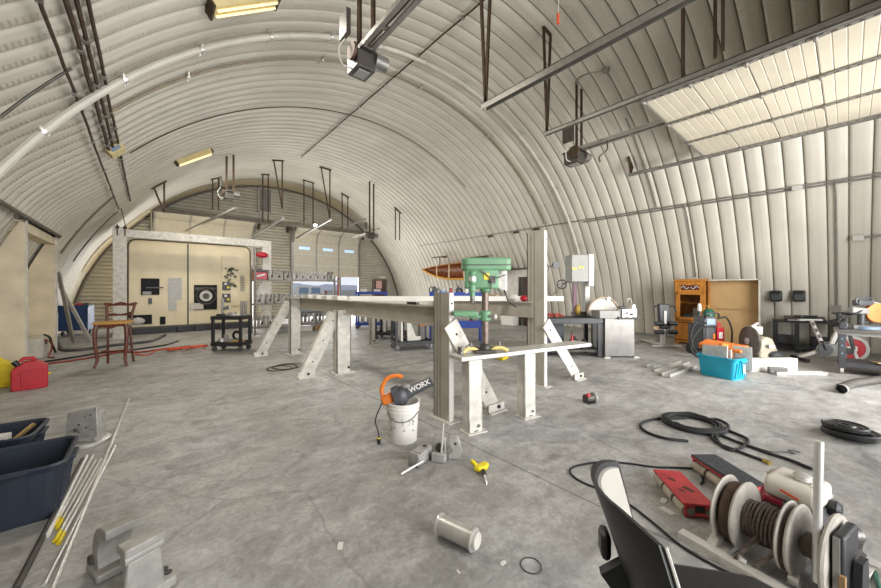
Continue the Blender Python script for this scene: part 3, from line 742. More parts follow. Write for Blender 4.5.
def jerry_can(label, m, loc, rz, L_=.36, W=.24, H=.40):
    t = thing('gas_can', label, 'can', loc, rz)
    b = MB(); prof = [(-L_/2, .02), (-L_/2+.02, 0), (L_/2-.02, 0), (L_/2, .02), (L_/2, H*.72), (L_/2-.11, H*.90), (-L_/2+.13, H*.90), (-L_/2, H*.66)]
    b.prism(prof, -W/2, W/2, 'xz'); b.build('body', m, t, bevel=.03, seg=3)
    MB().bar((-.1, 0, H*.89), (-.07, 0, H*.99), .045, .045).bar((L_/2-.13, 0, H*.89), (L_/2-.15, 0, H*.99), .045, .045).bar((-.085, 0, H*.99), (L_/2-.135, 0, H*.99), .05, .045).build('handle', m, t, bevel=.012)
    MB().cyl((-L_/2+.07, 0, H*.76), (-L_/2+.02, 0, H*.92), .035, n=16).build('spout_cap', M['black'], t)
    MB().bb((-L_/2-.004, -.06, .10), (-L_/2+.004, .05, .26)).build('label_plate', M['black'], t)
    MB().bb((-L_/2+.09, -W/2-.006, .06), (L_/2-.05, -W/2+.01, H*.62)).build('raised_panel', m, t, bevel=.012)
    MB().cyl((L_/2-.01, 0, H*.40), (L_/2+.03, 0, H*.42), .018, n=10).build('vent_cap', M['yellow'], t)
    return t
jerry_can('red gas can on the floor by the cream enclosure', M['red'], (-1.37, 7.98, 0), RAD(8), .36, .25, .46)
jerry_can('yellow gas can standing behind the red one', M['yellow'], (-1.80, 8.36, 0), RAD(4), .40, .24, .46)
jerry_can('dark maroon can cut off by the left edge of the picture', M['maroon'], (-1.86, 8.02, 0), RAD(8), .28, .2, .24)

# cabriole-legged wooden stool chair
t = thing('wooden_chair', 'reddish wooden chair with a rush seat standing alone in front of the gantry', 'chair', (-.50, 9.30, 0), RAD(-14))
SHt = .84
def cab(x, y, s, f):
    return smooth([(x*.93, y*.93, SHt-.03), (x*1.02, y*1.02, SHt*.82), (x*1.0, y*1.0, SHt*.5), (x*.90, y*.92, SHt*.2), (x*1.05, y*1.08, 0.005)], 5)
for sx in (-1, 1):
    p = cab(sx*.225, -.22, sx, 1); n = len(p); MB().tube(p, [.042-.022*(i/n) for i in range(n)], 8).build('leg', M['mahog'], t)
    p = smooth([(sx*.17, .19, SHt), (sx*.18, .20, SHt*.5), (sx*.20, .27, 0.005)], 6); MB().tube(p, .021, 8).build('leg', M['mahog'], t)
    p = smooth([(sx*.19, .19, SHt-.02), (sx*.195, .21, SHt+.16), (sx*.225, .27, SHt+.36)], 5); MB().tube(p, .024, 8).build('back_post', M['mahog'], t)
MB().prism([(-.27, -.25), (.27, -.25), (.22, .22), (-.22, .22)], SHt-.02, SHt+.025, 'xy').build('seat', M['rush'], t, bevel=.012)
mb = MB(); mb.prism([(-.24, SHt-.02), (.24, SHt-.02), (.22, SHt-.07), (.1, SHt-.06), (0, SHt-.10), (-.1, SHt-.06), (-.22, SHt-.07)], -.235, -.21); mb.bar((-.2, -.2, SHt-.05), (-.18, .2, SHt-.05), .02, .05); mb.bar((.2, -.2, SHt-.05), (.18, .2, SHt-.05), .02, .05); mb.build('apron', M['mahog'], t)
MB().prism([(-.27, SHt+.35), (-.24, SHt+.39), (-.12, SHt+.36), (0, SHt+.40), (.12, SHt+.36), (.24, SHt+.39), (.27, SHt+.35), (.2, SHt+.31), (0, SHt+.32), (-.2, SHt+.31)], .25, .28).build('crest_rail', M['mahog'], t, bevel=.006)
MB().prism([(-.2, SHt+.15), (-.1, SHt+.17), (0, SHt+.15), (.1, SHt+.17), (.2, SHt+.15), (.2, SHt+.11), (0, SHt+.12), (-.2, SHt+.11)], .205, .23).build('back_rail', M['mahog'], t, bevel=.004)
mb = MB(); mb.bar((-.21, -.2, .28), (-.19, .22, .28), .02, .025); mb.bar((.21, -.2, .28), (.19, .22, .28), .02, .025); mb.bar((-.2, 0, .28), (.2, 0, .28), .02, .025); mb.build('stretcher', M['mahog'], t)

# blue bin with odds and ends + two leaning boards
t = thing('storage_bin', 'tall blue bin crammed with scraps by the far left wall', 'bin', (-1.80, 16.3, 0), RAD(-10))
mb = MB(); W = .34
for (a, b) in (((-W, -.3, .18), (-W+.03, .3, .95)), ((W-.03, -.3, .18), (W, .3, .95)), ((-W, -.3, .18), (W, -.27, .95)), ((-W, .27, .18), (W, .3, .95)), ((-W, -.3, .16), (W, .3, .2))): mb.bb(a, b)
mb.build('tub', M['blue_bin'], t, bevel=.01)
MB().bb((-W-.03, -.33, .9), (W+.03, -.27, .97)).build('rim', M['blue_bin'], t)
for sx in (-1, 1):
    for sy in (-1, 1): MB().lathe([(.01, -.02), (.07, -.02), (.07, .02), (.01, .02)], (sx*.26, sy*.22, .07), (1, 0, 0), 14).build('caster', M['black_soft'], t)
for k, (x, y, m, r) in enumerate(((.05, -.05, 'red', .11), (-.18, 0, 'black', .1), (.2, .05, 'greydark', .1), (-.05, .12, 'yellow', .07))):
    tag(MB().ball((0, 0, 0), (r, r*.8, r*.7), 10).build('scrap_item', M[m], loc=(-1.80+x, 16.3+y, .97)), ['red cap on top of the blue bin', 'black bundle in the left of the blue bin', 'grey bundle in the right of the blue bin', 'yellow scrap at the back of the blue bin'][k], 'scrap')
tag(MB().bb((-.3, -.25, .9), (.3, .25, .93)).build('scrap_layer', M['black_soft'], loc=(-1.80, 16.3, 0)), 'dark scraps filling the blue bin', 'scrap')
for k, (b, tp, m, lab) in enumerate((((73.5, 343.5), (58.5, 272), 'alu_dull', 'left weathered board leaning against the enclosure edge'), ((90, 342), (61, 287), 'white_worn', 'right pale board leaning toward the enclosure edge'))):
    p = G(*b); r_ = ray(*tp); q = V((p.x-.42, p.y-.55, 0)); d_ = q.x*SY+q.y*CY; q = DP(*tp, d_)
    tag(MB().bar((0,0,.03), q-p, .10, .03, up=(.6, .7, 0)).build('board', M[m], loc=p), lab, 'board')

# white gantry frame around the cream machine
t = thing('gantry_frame', 'tall white steel gantry frame spanning in front of the cream machine', 'frame', (-.67, 14.2, 0))
for x, h in ((0, 3.36), (4.05, 3.30)): MB().bb((x-.155, -.12, 0), (x+.155, .12, h)).build('post', M['white_worn'], t, bevel=.01)
MB().bb((.155, -.10, 3.06), (3.9, .10, 3.31)).build('crossbeam', M['white_worn'], t, bevel=.01)
MB().bb((-.25, -.25, 0), (.25, .25, .03)).build('foot_plate', M['white_worn'], t); MB().bb((3.8, -.25, 0), (4.3, .25, .03)).build('foot_plate', M['white_worn'], t)
mb = MB()
for x in (-.05, .12): mb.bar((x, -.12, 3.1), (x, -.12, 3.42), .03, .03); mb.cyl((x, -.15, 3.34), (x, -.1, 3.34), .05, n=10)
mb.build('bracket', M['rust'], t)
q = AY(262, 255, 14.0); tag(MB().ball((0,0,0), (.22, .1, .11), 14).cyl((0, 0, 0), (.0, .15, 0), .05).build('red_beacon', M['red'], loc=(q.x, 13.97, q.z)), 'red lamp on the right post of the gantry', 'lamp')

# the big cream machine
MY = 15.0
a, b = AY(128.5, 240, MY), AY(250, 246, MY); L_ = b.x-a.x; HT = 3.10
t = thing('machine_tool', 'big cream enclosed machine with small dark windows inside the white gantry', 'machine', (a.x, MY, 0))
def rrect(x0, z0, x1, z1, r, n=5, which=(1,1,1,1)):
    out = []
    for k, (cx, cz, a0) in enumerate(((x1-r, z1-r, 0), (x0+r, z1-r, 90), (x0+r, z0+r, 180), (x1-r, z0+r, 270))):
        if not which[k]: out.append((cx+(r if k in (0, 3) else -r), cz+(r if k in (0, 1) else -r))); continue
        for i in range(n+1):
            w_ = RAD(a0+90*i/n); out.append((cx+r*math.cos(w_), cz+r*math.sin(w_)))
    return out
MB().prism(rrect(0, .22, L_, HT, .22, which=(1,1,0,0)), 0.02, 1.7).build('body', M['cream'], t, bevel=.02)
mb = MB(); mb.prism(rrect(-.05, .22, L_+.05, HT+.05, .26, which=(1,1,0,0)), .10, 1.6); mb.build('shroud', M['dark_steel'], t)
MB().bb((.0, -.06, .19), (L_, .06, .25)).build('sill', M['dark_steel'], t)
mb = MB(); mb.bb((.02, .05, 0.0), (L_-.02, 1.5, .20)); 
for x in (1.25, 1.75, 2.5): mb.bb((x, -.06, .02), (x+.30, .05, .19))
mb.build('base', M['black_metal'], t, bevel=.01)
def mp(px, py): q = AY(px, py, MY); return q.x-a.x, q.z
def patch(name, px0, py0, px1, py1, m, d=.0, th=.03, bevel=0.0, par=None):
    x0, z0 = mp(px0, py1); x1, z1 = mp(px1, py0); return MB().bb((x0, d-th, z0), (x1, d+.03, z1)).build(name, M[m], par or t, bevel=bevel)
xs, _ = mp(188, 280); MB().bb((xs-.02, -.012, .26), (xs+.02, .03, HT-.02)).build('door_seam', M['dark_steel'], t)
w1 = patch('window', 141, 278.5, 159.5, 295, 'glass_dark', th=.01)
x0, z0 = mp(147, 293); MB().box((x0, -.02, z0), (.22, .02, .10)).build('chuck', M['steel'], w1)
MB().box((x0+.2, -.02, z0+.18), (.45, .02, .04)).build('guide_rod', M['greydark'], w1)
patch('switch_plate', 148.5, 298, 152, 304, 'greydark', th=.02)
patch('notice_sheet', 168, 278, 182, 300, 'paper', th=.008); patch('notice_sheet', 168.5, 300, 176.5, 310.5, 'paper', th=.008)
w2 = patch('window', 194, 285, 217, 310, 'glass_dark', th=.01)
x0, z0 = mp(206, 296); c = (x0, -.02, z0)
mb = MB(); mb.lathe([(.05, 0), (.11, -.01), (.19, -.01), (.2, .02)], c, (0, 1, 0), 24); mb.build('spindle_face', M['greylight'], w2); MB().lathe([(.01, -.03), (.10, -.025), (.11, -.005)], c, (0, 1, 0), 8).build('spindle_nose', M['dark_steel'], w2)
MB().ring((x0, -.03, z0), .29, .03, (0, 1, 0)).build('spindle_ring', M['dark_steel'], w2)
MB().box((x0-.28, -.02, z0-.36), (.40, .02, .22)).build('fixture_block', M['alu_dull'], w2); MB().box((x0-.02, -.018, z0+.26), (.60, .02, .1)).build('guide_rail', M['dark_steel'], w2)
cp = patch('control_panel', 222, 256.5, 240, 306, 'cream', th=.02)
mb = MB()
for i in range(26):
    px_, py_ = 225+random.random()*12, 268+random.random()*22; x0, z0 = mp(px_, py_); mb.box((x0, -.05, z0), (random.uniform(.03, .12), .03, random.uniform(.03, .09)), (0, random.uniform(-1, 1), 0))
mb.build('magnet_tools', M['dark_steel'], cp)
for (px_, py_) in ((226, 286), (226, 298)):
    x0, z0 = mp(px_, py_); MB().bb((x0-.12, -.05, z0-.16), (x0+.14, 0, z0+.16)).build('button_box', M['greydark'], cp, bevel=.01)
    for dx, dz, m in ((-.02, .08, 'white_clean'), (.06, -.05, 'yellow')): MB().lathe([(.045, -.03), (.05, .02)], (x0+dx, -.05, z0+dz), (0, 1, 0), 14).build('button', M[m], cp)
mb = MB()
for i in range(10):
    x0, z0 = mp(242.5, 276+i*1.6); mb.bb((x0-.07, -.012, z0-.012), (x0+.07, .03, z0+.012))
mb.build('vent_slots', M['grey'], t)
patch('lower_window', 133, 314.5, 152, 324.8, 'glass_dark', th=.02); x0, z0 = mp(138, 321); MB().ball((x0, -.05, z0), (.18, .06, .12), 10).build('white_bundle', M['greylight'], t)
patch('lower_window', 160, 316.5, 165.5, 324.5, 'glass_dark', th=.02)
patch('lower_window', 128.5, 312, 133, 318, 'glass_dark', th=.02)
# small wall items on machine right: dark strip between post and machine
# ================================================================ SHELF RACK WITH CASTINGS
RX, RY, RW = 2.60, 12.3, 2.86
M['rack'] = mat('dull rack steel', '7d776c', .55, metal=.2)
t = thing('shelf_rack', 'perforated steel shelf rack loaded with aluminium castings', 'rack', (RX, RY, 0))
for x in (0, RW):
    for y_ in (0, .5): MB().bb((x-.03, y_-.03, 0), (x+.03, y_+.03, 2.25 if x == 0 else 1.98)).build('post', M['rack'], t)
for z in (.25, 1.0, 1.79):
    MB().bb((-.03, -.04, z-.03), (RW+.03, .54, z+.015)).build('shelf', M['rack'], t)
mb = MB()
for i in range(22): mb.bb((-.012, -.034, .1+i*.1), (.012, -.029, .14+i*.1))
mb.build('slot_holes', M['dark_steel'], t)
def yoke(label, h=.33):
    t = thing('casting', label, 'casting')
    mb = MB(); mb.bb((-.13, -.12, 0), (.13, .12, .07)); mb.build('base', M['alu_cast'], t, bevel=.008)
    for s in (-1, 1):
        mb = MB(); mb.prism([(s*.05, .05), (s*.13, .05), (s*.125, h), (s*.065, h)], -.06, .06); mb.build('arm', M['alu_cast'], t, bevel=.006)
        MB().lathe([(.02, -.018), (.05, -.018), (.05, .018), (.02, .018)], (s*.095, -.07, h-.06), (0, 1, 0), 14).build('boss', M['steel'], t)
    MB().cyl((0, -.1, .07), (0, -.1, .15), .035, n=12).build('stud', M['dark_steel'], t)
    return t
y0_ = yoke('first'); first = True
rows = ((1.805, [.52, .78, 1.02, 1.30, 1.55, 1.80, 2.05, 2.30, 2.52], .16, 'top shelf', 1.0), (1.015, [.14, .46, .72, .98, 1.24, 1.5, 1.76, 2.02, 2.28, 2.54], .16, 'middle shelf', .95), (.265, [.22, .50, 1.32, 1.58, 1.84, 2.10, 2.36], .16, 'bottom shelf', 1.08))
for z, xs_, yy, nm, sc in rows:
    for i, x in enumerate(xs_):
        lab = 'forked aluminium casting on the %s of the steel rack, %s' % (nm, ('leftmost' if i == 0 else 'last at the right' if i == len(xs_)-1 else ('second', 'third', 'fourth', 'fifth', 'sixth', 'seventh', 'eighth', 'ninth')[i-1]+' from the left'))
        loc = (RX+x, RY+yy+random.uniform(-.02, .02), z); rz_ = random.uniform(-.3, .3)
        if first: o = y0_; o.location = loc; o.rotation_euler = (0, 0, rz_); o['label'] = lab; o['group'] = 'castings on the '+nm; first = False
        else: o = dup(y0_, loc, rz_, lab, 'castings on the '+nm)
        o.scale = (.86, .9, sc)
t = thing('tool_case', 'red and black tool case at the left end of the top rack shelf', 'case', (RX+.17, RY+.2, 1.805))
MB().bb((-.17, -.15, 0), (.2, .15, .24)).build('body', M['red'], t, bevel=.015); MB().bb((-.17, -.15, .24), (.2, .15, .32)).build('lid', M['black'], t, bevel=.015)
MB().bar((-.1, -.16, .1), (.14, -.16, .17), .01, .05).build('logo_stroke', M['white_clean'], t); MB().bar((-.08, 0, .33), (-.08+.16, 0, .33), .03, .05).build('handle', M['black'], t)
t = thing('white_jug', 'white jug standing on the middle rack shelf at the left', 'jug', (RX+.22, RY+.36, 1.015)); MB().lathe([(.09, 0), (.1, .02), (.1, .42), (.05, .55), (.04, .62)]).build('body', M['white_clean'], t); MB().lathe([(.045, .6), (.045, .66)]).build('cap', M['white'], t)
for k, (x, z0_) in enumerate(((.95, 0), (1.6, 0), (2.2, 0))):
    t = thing('floor_crate', ['grey carton under the left of the steel rack', 'pale carton under the middle of the steel rack', 'brown flat carton under the right of the steel rack'][k], 'carton', (RX+x, RY+.25, .0)); MB().bb((-.26, -.2, 0), (.26, .2, .16)).build('body', M[['grey', 'greylight', 'kraft'][k]], t, bevel=.01); MB().bb((-.27, -.21, .14), (.27, .21, .17)).build('flap', M[['grey', 'greylight', 'kraft'][k]], t)

# ================================================================ CARTS
def cart(label, loc, rz, L_=.72, W=.46, H=.82, m='black_metal'):
    t = thing('utility_cart', label, 'cart', loc, rz); z0 = .13
    for sx in (-1, 1):
        for sy in (-1, 1):
            MB().bb((sx*(L_/2-.03)-.03, sy*(W/2-.03)-.03, z0), (sx*(L_/2-.03)+.03, sy*(W/2-.03)+.03, H)).build('post', M[m], t, bevel=.006)
            w_ = MB().lathe([(.015, -.018), (.06, -.018), (.06, .018), (.015, .018)], (sx*(L_/2-.05), sy*(W/2-.05), .06), (0, 1, 0), 18).build('caster', M['greydark'], t)
            MB().box((sx*(L_/2-.05), sy*(W/2-.05), .10), (.05, .06, .07)).build('fork', M['steel'], w_)
    for z, nm in ((z0+.05, 'lower_tray'), (H-.01, 'top_tray')):
        mb = MB(); mb.bb((-L_/2, -W/2, z-.03), (L_/2, W/2, z)); 
        for s in (-1, 1): mb.bb((-L_/2, s*W/2-.012, z-.05), (L_/2, s*W/2+.012, z+.035)); mb.bb((s*L_/2-.012, -W/2, z-.05), (s*L_/2+.012, W/2, z+.035))
        mb.build(nm, M[m], t)
    return t
c1 = G(227.5, 353); C1 = V((1.55, 9.75, 0))
cart('black two-tier cart of aluminium parts in front of the cream machine', C1, CA)
def on(base, rz, dx, dy, z): return V((base.x+dx*math.cos(rz)-dy*math.sin(rz), base.y+dx*math.sin(rz)+dy*math.cos(rz), z))
def part_on(label, m, mb, base, rz, dx, dy, z, r2=0.0, cat='part', name='machined_part', bevel=.006):
    return tag(mb.build(name, M[m], loc=on(base, rz, dx, dy, z), rz=rz+r2, bevel=bevel), label, cat)
blk = lambda a_, b_, c_: MB().bb((-a_/2, -b_/2, 0), (a_/2, b_/2, c_))
o = thing('casting', 'upright forked casting on the left of the black cart top', 'casting', on(C1, CA, -.16, .0, .845), CA+.3)
MB().bb((-.09, -.09, 0), (.09, .09, .05)).build('base', M['alu_cast'], o, bevel=.006); MB().bb((-.09, -.03, .05), (-.03, .03, .42)).build('arm', M['alu_cast'], o, bevel=.01); MB().prism([(-.05, .12), (.09, .16), (.09, .26), (-.05, .2)], -.03, .03).build('jaw', M['steel'], o, bevel=.005)
o = thing('casting', 'upright forked casting on the right of the black cart top', 'casting', on(C1, CA, .26, .05, .845), CA-.2)
MB().bb((-.08, -.08, 0), (.08, .08, .04)).build('base', M['alu_cast'], o, bevel=.006)
for s in (-1, 1): MB().bb((s*.05-.025, -.03, .04), (s*.05+.025, .03, .36)).build('arm', M['alu_cast'], o, bevel=.01)
part_on('low bright block at the middle of the black cart top', 'alu_bright', blk(.14, .12, .09), C1, CA, .05, -.05, .845)
part_on('small dark block near the left front of the black cart top', 'dark_steel', blk(.16, .1, .05), C1, CA, -.18, -.14, .845)
part_on('flat bright plate at the right front of the black cart top', 'alu_bright', blk(.2, .12, .04), C1, CA, .18, -.13, .845)
part_on('round bright collar on the lower tray of the black cart', 'alu_bright', MB().lathe([(.03, 0), (.07, 0), (.07, .09), (.03, .09)]), C1, CA, -.2, -.08, .215)
part_on('angled aluminium bracket on the lower tray of the black cart', 'alu_cast', MB().prism([(-.12, 0), (.12, 0), (.12, .05), (-.04, .06), (-.06, .17), (-.12, .17)], -.05, .05), C1, CA, -.02, -.05, .215)
part_on('row of brass fittings in a tray on the lower shelf of the black cart', 'ply', MB().bb((-.13, -.08, 0), (.13, .08, .05)), C1, CA, .2, -.08, .215)
part_on('thick black hose coiled on the lower shelf of the black cart', 'black_soft', MB().ring((0, 0, .1), .1, .03, (0, 1, .2)), C1, CA, .05, .14, .235)

C2 = V((5.05, 7.10, 0))
cart('black cart with white plates seen under the rails, left of the near post', C2, RAD(-20), .95, .6, .92)
part_on('tall white plate standing on the lower tray of the cart under the rails', 'white', blk(.05, .4, .56), C2, RAD(-20), -.30, 0, .215)
part_on('leaning white wedge plate on the cart under the rails', 'white', MB().prism([(-.12, 0), (.22, 0), (.22, .1), (.1, .1), (-.08, .55), (-.14, .55)], -.03, .03), C2, RAD(-20), -.02, -.1, .215, cat='plate')
part_on('grey part on the right of the cart under the rails', 'grey', blk(.12, .2, .34), C2, RAD(-20), .28, .1, .215)
part_on('orange and blue box on the right of the cart under the rails', 'orange', blk(.16, .12, .12), C2, RAD(-20), .28, .0, .56)
C3 = V((5.6, 8.9, 0)); cart('second black cart farther back under the rails', C3, RAD(-50), .9, .55, .9)
part_on('white plate on the second black cart', 'white', blk(.05, .3, .5), C3, RAD(-50), -.2, 0, .215); part_on('dark crate on the second black cart', 'greydark', blk(.3, .3, .3), C3, RAD(-50), .15, 0, .215)
C4 = AY(372, 326, 11.8); C4.z = 0; cart('blue cart of silver parts far behind the rails', C4, RAD(-35), 1.15, .6, 1.36, 'blue')
for k, (x, h) in enumerate(((-.35, .34), (-.12, .4), (.1, .36), (.33, .3))): part_on('silver bracket, %s on the lower tray of the far blue cart' % ['first from left', 'second from left', 'third from left', 'last at the right'][k], 'alu_cast', MB().prism([(-.08, 0), (.08, 0), (.04, h), (-.06, h)], -.05, .05), C4, RAD(-35), x, 0, .215)
for k, (x, c_) in enumerate(((-.3, 'white'), (.2, 'greylight'))): part_on('pale box on the %s of the far blue cart top' % ['left', 'right'][k], c_, blk(.25, .2, .1), C4, RAD(-35), x, 0, 1.39)
# blue work rack behind the near post
B_ = V((6.47, 6.98, 0)); Lb = 1.42; rzb = CA
t = thing('blue_rack', 'blue steel work rack with trays behind the near post', 'rack', B_, rzb)
for sx in (-1, 1):
    for y_ in (0, .55): MB().bb((sx*Lb/2-.035, y_-.03, 0), (sx*Lb/2+.035, y_+.03, 1.41)).build('post', M['blue'], t)
for z, h in ((1.31, .09), (.80, .07), (.42, .20)): 
    mb = MB(); mb.bb((-Lb/2, -.03, z), (Lb/2, .0, z+h)); mb.bb((-Lb/2, 0, z), (Lb/2, .56, z+.03)); mb.build('shelf', M['blue'], t)
tops = ((-.62, 'kettle'), (-.40, 'jar'), (-.20, 'tin'), (.02, 'dark'), (.28, 'carton'), (.5, 'cup'))
o = thing('kettle', 'dark kettle at the left end of the blue rack top', 'kettle', on(B_, rzb, -.60, .1, 1.345), rzb); MB().lathe([(.07, 0), (.085, .03), (.07, .16), (.03, .22)]).build('body', M['greydark'], o); MB().tube(smooth([(-.07, 0, .05), (-.15, 0, .1), (-.12, 0, .2), (-.04, 0, .2)]), .014, 6).build('handle', M['black'], o); MB().bar((.06, 0, .1), (.13, 0, .19), .03, .03).build('spout', M['greydark'], o)
o = thing('jar', 'pale blue lidded jar on the blue rack top', 'jar', on(B_, rzb, -.38, .1, 1.345)); MB().lathe([(.09, 0), (.1, .02), (.1, .12)]).build('body', M['screen_blue'], o); MB().lathe([(.105, .12), (.105, .15), (.02, .16)]).build('lid', M['greylight'], o)
o = thing('tin', 'red tin on the blue rack top', 'tin', on(B_, rzb, -.15, .1, 1.345)); MB().lathe([(.05, 0), (.05, .15)]).build('body', M['red_metal'], o); MB().lathe([(.052, .15), (.052, .17), (.01, .17)]).build('lid', M['black'], o)
o = thing('tool_bundle', 'dark bundle of tools on the blue rack top', 'tools', on(B_, rzb, .08, .12, 1.345)); MB().ball((0, 0, .09), (.13, .1, .11), 10).build('bundle', M['greydark'], o); MB().cyl((-.05, 0, .1), (-.02, 0, .26), .015).build('handle', M['rust'], o)
tag(blk(.1, .1, .09).build('carton', M['kraft'], loc=on(B_, rzb, .30, .1, 1.345), rz=rzb), 'small brown carton on the blue rack top', 'carton')
o = thing('bowl', 'pale bowl standing on edge on the blue rack', 'bowl', on(B_, rzb, .32, -.0, 1.40)); MB().lathe([(.02, -.03), (.09, 0), (.10, .03), (.085, .01), (.02, -.015)], (0, 0, .04), (0, 1, 0)).build('body', M['white'], o)
o = thing('red_can', 'round red container on the bottom shelf of the blue rack', 'container', on(B_, rzb, .42, .12, .45)); MB().lathe([(.09, 0), (.11, .05), (.1, .14), (.04, .18)]).build('body', M['red'], o); MB().lathe([(.04, .18), (.04, .22), (.01, .22)]).build('cap', M['black'], o)

# ================================================================ RAIL TABLE
t = thing('rail_table', 'long aluminium rail table on white braced legs across the middle of the shop', 'table', (0, 0, 0))
XA, XB = 2.62, 4.60
def rail(x, y0, y1):
    mb = MB(); mb.bb((x-.02, y0, 1.06), (x+.02, y1, 1.275)); mb.bb((x-.07, y0, 1.275), (x+.07, y1, 1.295)); mb.bb((x-.07, y0, 1.05), (x+.07, y1, 1.065)); return mb
rail(XA+.06, 3.05, 8.35).build('rail', M['alu_dull'], t); rail(XB, 3.2, 8.4).build('rail', M['alu_dull'], t)
MB().bb((XA+.06, 8.2, 1.1), (XB, 8.26, 1.3)).build('cross_rail', M['alu_dull'], t); MB().bb((XA+.1, 5.5, 1.1), (XB, 5.56, 1.28)).build('cross_rail', M['alu_dull'], t)
def channel(w, d, h, th=.02):
    mb = MB(); mb.bb((-w/2, -d/2, 0), (w/2, -d/2+th, h)); mb.bb((-w/2, -d/2, 0), (-w/2+th, d/2, h)); mb.bb((w/2-th, -d/2, 0), (w/2, d/2, h)); return mb
def leg(x, y, h, w=.26, d=.16, m='white_worn', rz=0.0, plate=True):
    o = channel(w, d, h).build('leg', M[m], t, loc=(x, y, 0), rz=rz, bevel=.004)
    if plate:
        MB().bb((-w/2-.05, -d/2-.06, 0), (w/2+.05, d/2+.05, .015)).build('foot_plate', M[m], o)
        MB().cyl((w/2-.05, -d/2-.015, .10), (w/2-.05, -d/2+.01, .10), .022, n=10).build('bolt', M['black'], o)
    return o
def brace(p, q, w, th, up, foot=True, m='white_worn'):
    mb = MB(); mb.bar(p, q, w, th, up); o = mb.build("brace", M[m], t, bevel=.004)
    if foot:
        f = MB(); f.bb((q[0]-.14, q[1]-.05, 0), (q[0]+.14, q[1]-.03, .10)); f.bb((q[0]-.14, q[1]-.10, 0), (q[0]+.14, q[1]+.08, .014)); f.build('brace_foot', M[m], o)
        MB().cyl((q[0]+.03, q[1]-.07, .06), (q[0]+.03, q[1]-.03, .06), .022, n=10).build('bolt', M['black'], o)
    d = V(q)-V(p)
    for k in (.12, .45, .8):
        c_ = V(p)+d*k; MB().cyl(c_+V((0, -th/2-.006, 0)), c_+V((0, -th/2+.004, 0)), .014, n=8).build('hole', M['black'], o)
    return o
leg(2.57, 8.25, 1.27, .24, .16); leg(2.64, 5.85, 1.12, .27, .16); leg(XB+.04, 5.42, 1.09, .14, .12, 'alu_dull')
leg(XB, 8.3, 1.1, .14, .12, 'alu_dull')
MB().bb((2.42, 8.05, 1.27), (2.85, 8.45, 1.295)).build('cap_plate', M['alu_dull'], t)
MB().bb((2.52, 5.75, 1.02), (2.86, 5.79, 1.12)).build('bolt_tab', M['white_worn'], t)
brace((2.46, 8.33, 1.20), (1.90, 8.48, .06), .19, .10, (0, 1, 0)); brace((2.52, 5.88, 1.06), (2.03, 5.95, .06), .22, .10, (0, 1, 0))
# near post: bare channel whose web faces left, with a near flange whitened to draw its lit edge
def chan_post(x, y0, y1, h):
    o = MB().bb((x, y0, 0), (x+.014, y1, h)).bb((x, y1-.014, 0), (x+.08, y1, h)).build('post', M['alu_dull'], t)
    MB().bb((x-.002, y0-.014, 0), (x+.062, y0, h)).build('flange', M['white_clean'], o); MB().bb((x-.05, y0-.07, 0), (x+.12, y1+.05, .012)).build('foot_plate', M['white_worn'], o)
    MB().cyl((x+.03, y0-.022, h-.12), (x+.03, y0-.012, h-.12), .012, n=8).build('bolt', M['black'], o)
    for k in range(2): MB().bb((x-.002, y0+(y1-y0)*(.55+.2*k), 0.012), (x+.002, y0+(y1-y0)*(.55+.2*k)+.006, h)).build('groove', M['dark_steel'], o)
    return o
chan_post(2.565, 2.89, 3.16, 1.455)
brace((2.55, 2.852, 1.12), (3.24, 2.82, .04), .20, .02, (.05, 1, 0))
chan_post(4.60, 3.0, 3.31, 2.39)
brace((4.60, 2.965, .98), (5.43, 2.92, .05), .2, .02, (.05, 1, 0))
# riser pads along the near rail and the long white tube across both rails
for k, yy in enumerate((5.95, 6.45, 6.95, 7.45)):
    MB().bb((XA-.02, yy, 1.295), (XA+.16, yy+.26, 1.37)).build('riser_pad', M['white_clean'], t)
a = DP(350, 299.5, 5.75); b = DP(563, 300.2, 5.75); a.z = b.z = 1.337
mb = MB(); mb.bar((0,0,0), b-a, .085, .08); o = mb.build('square_tube', M['white_clean'], loc=a, bevel=.004); tag(o, 'long white square tube lying across both rails of the table', 'tube')
q = on(a, 0, 0, 0, 1.296)
# bits on the rail by the drill press
for k, (px, w_, h_, m, lab) in enumerate(((493, .2, .1, 'ply', 'pale wooden block on the far rail beside the drill press'), (503, .16, .08, 'yellow', 'small yellow part on the far rail'), (513, .2, .12, 'greylight', 'pale rounded part on the far rail right of the drill press'), (524, .12, .1, 'red', 'small red item on the far rail by the tall post'))):
    q = AX(px, 296, XB); tag(MB().ball((0, 0, h_/2), (w_/2, .07, h_/2), 10).build('rail_item', M[m], loc=(XB, q.y, 1.297)), lab, 'item') if k != 0 else tag(blk(.06, w_, h_).build('rail_item', M[m], loc=(XB, q.y, 1.297)), lab, 'item')
for k, (px, lab) in enumerate(((413, 'left small black clip on the near rail top'), (418, 'right small black clip on the near rail top'))):
    q = AX(px, 296, XA+.06); tag(blk(.05, .1, .03).build('clip', M['black'], loc=(XA+.02, q.y, 1.297)), lab, 'clip')
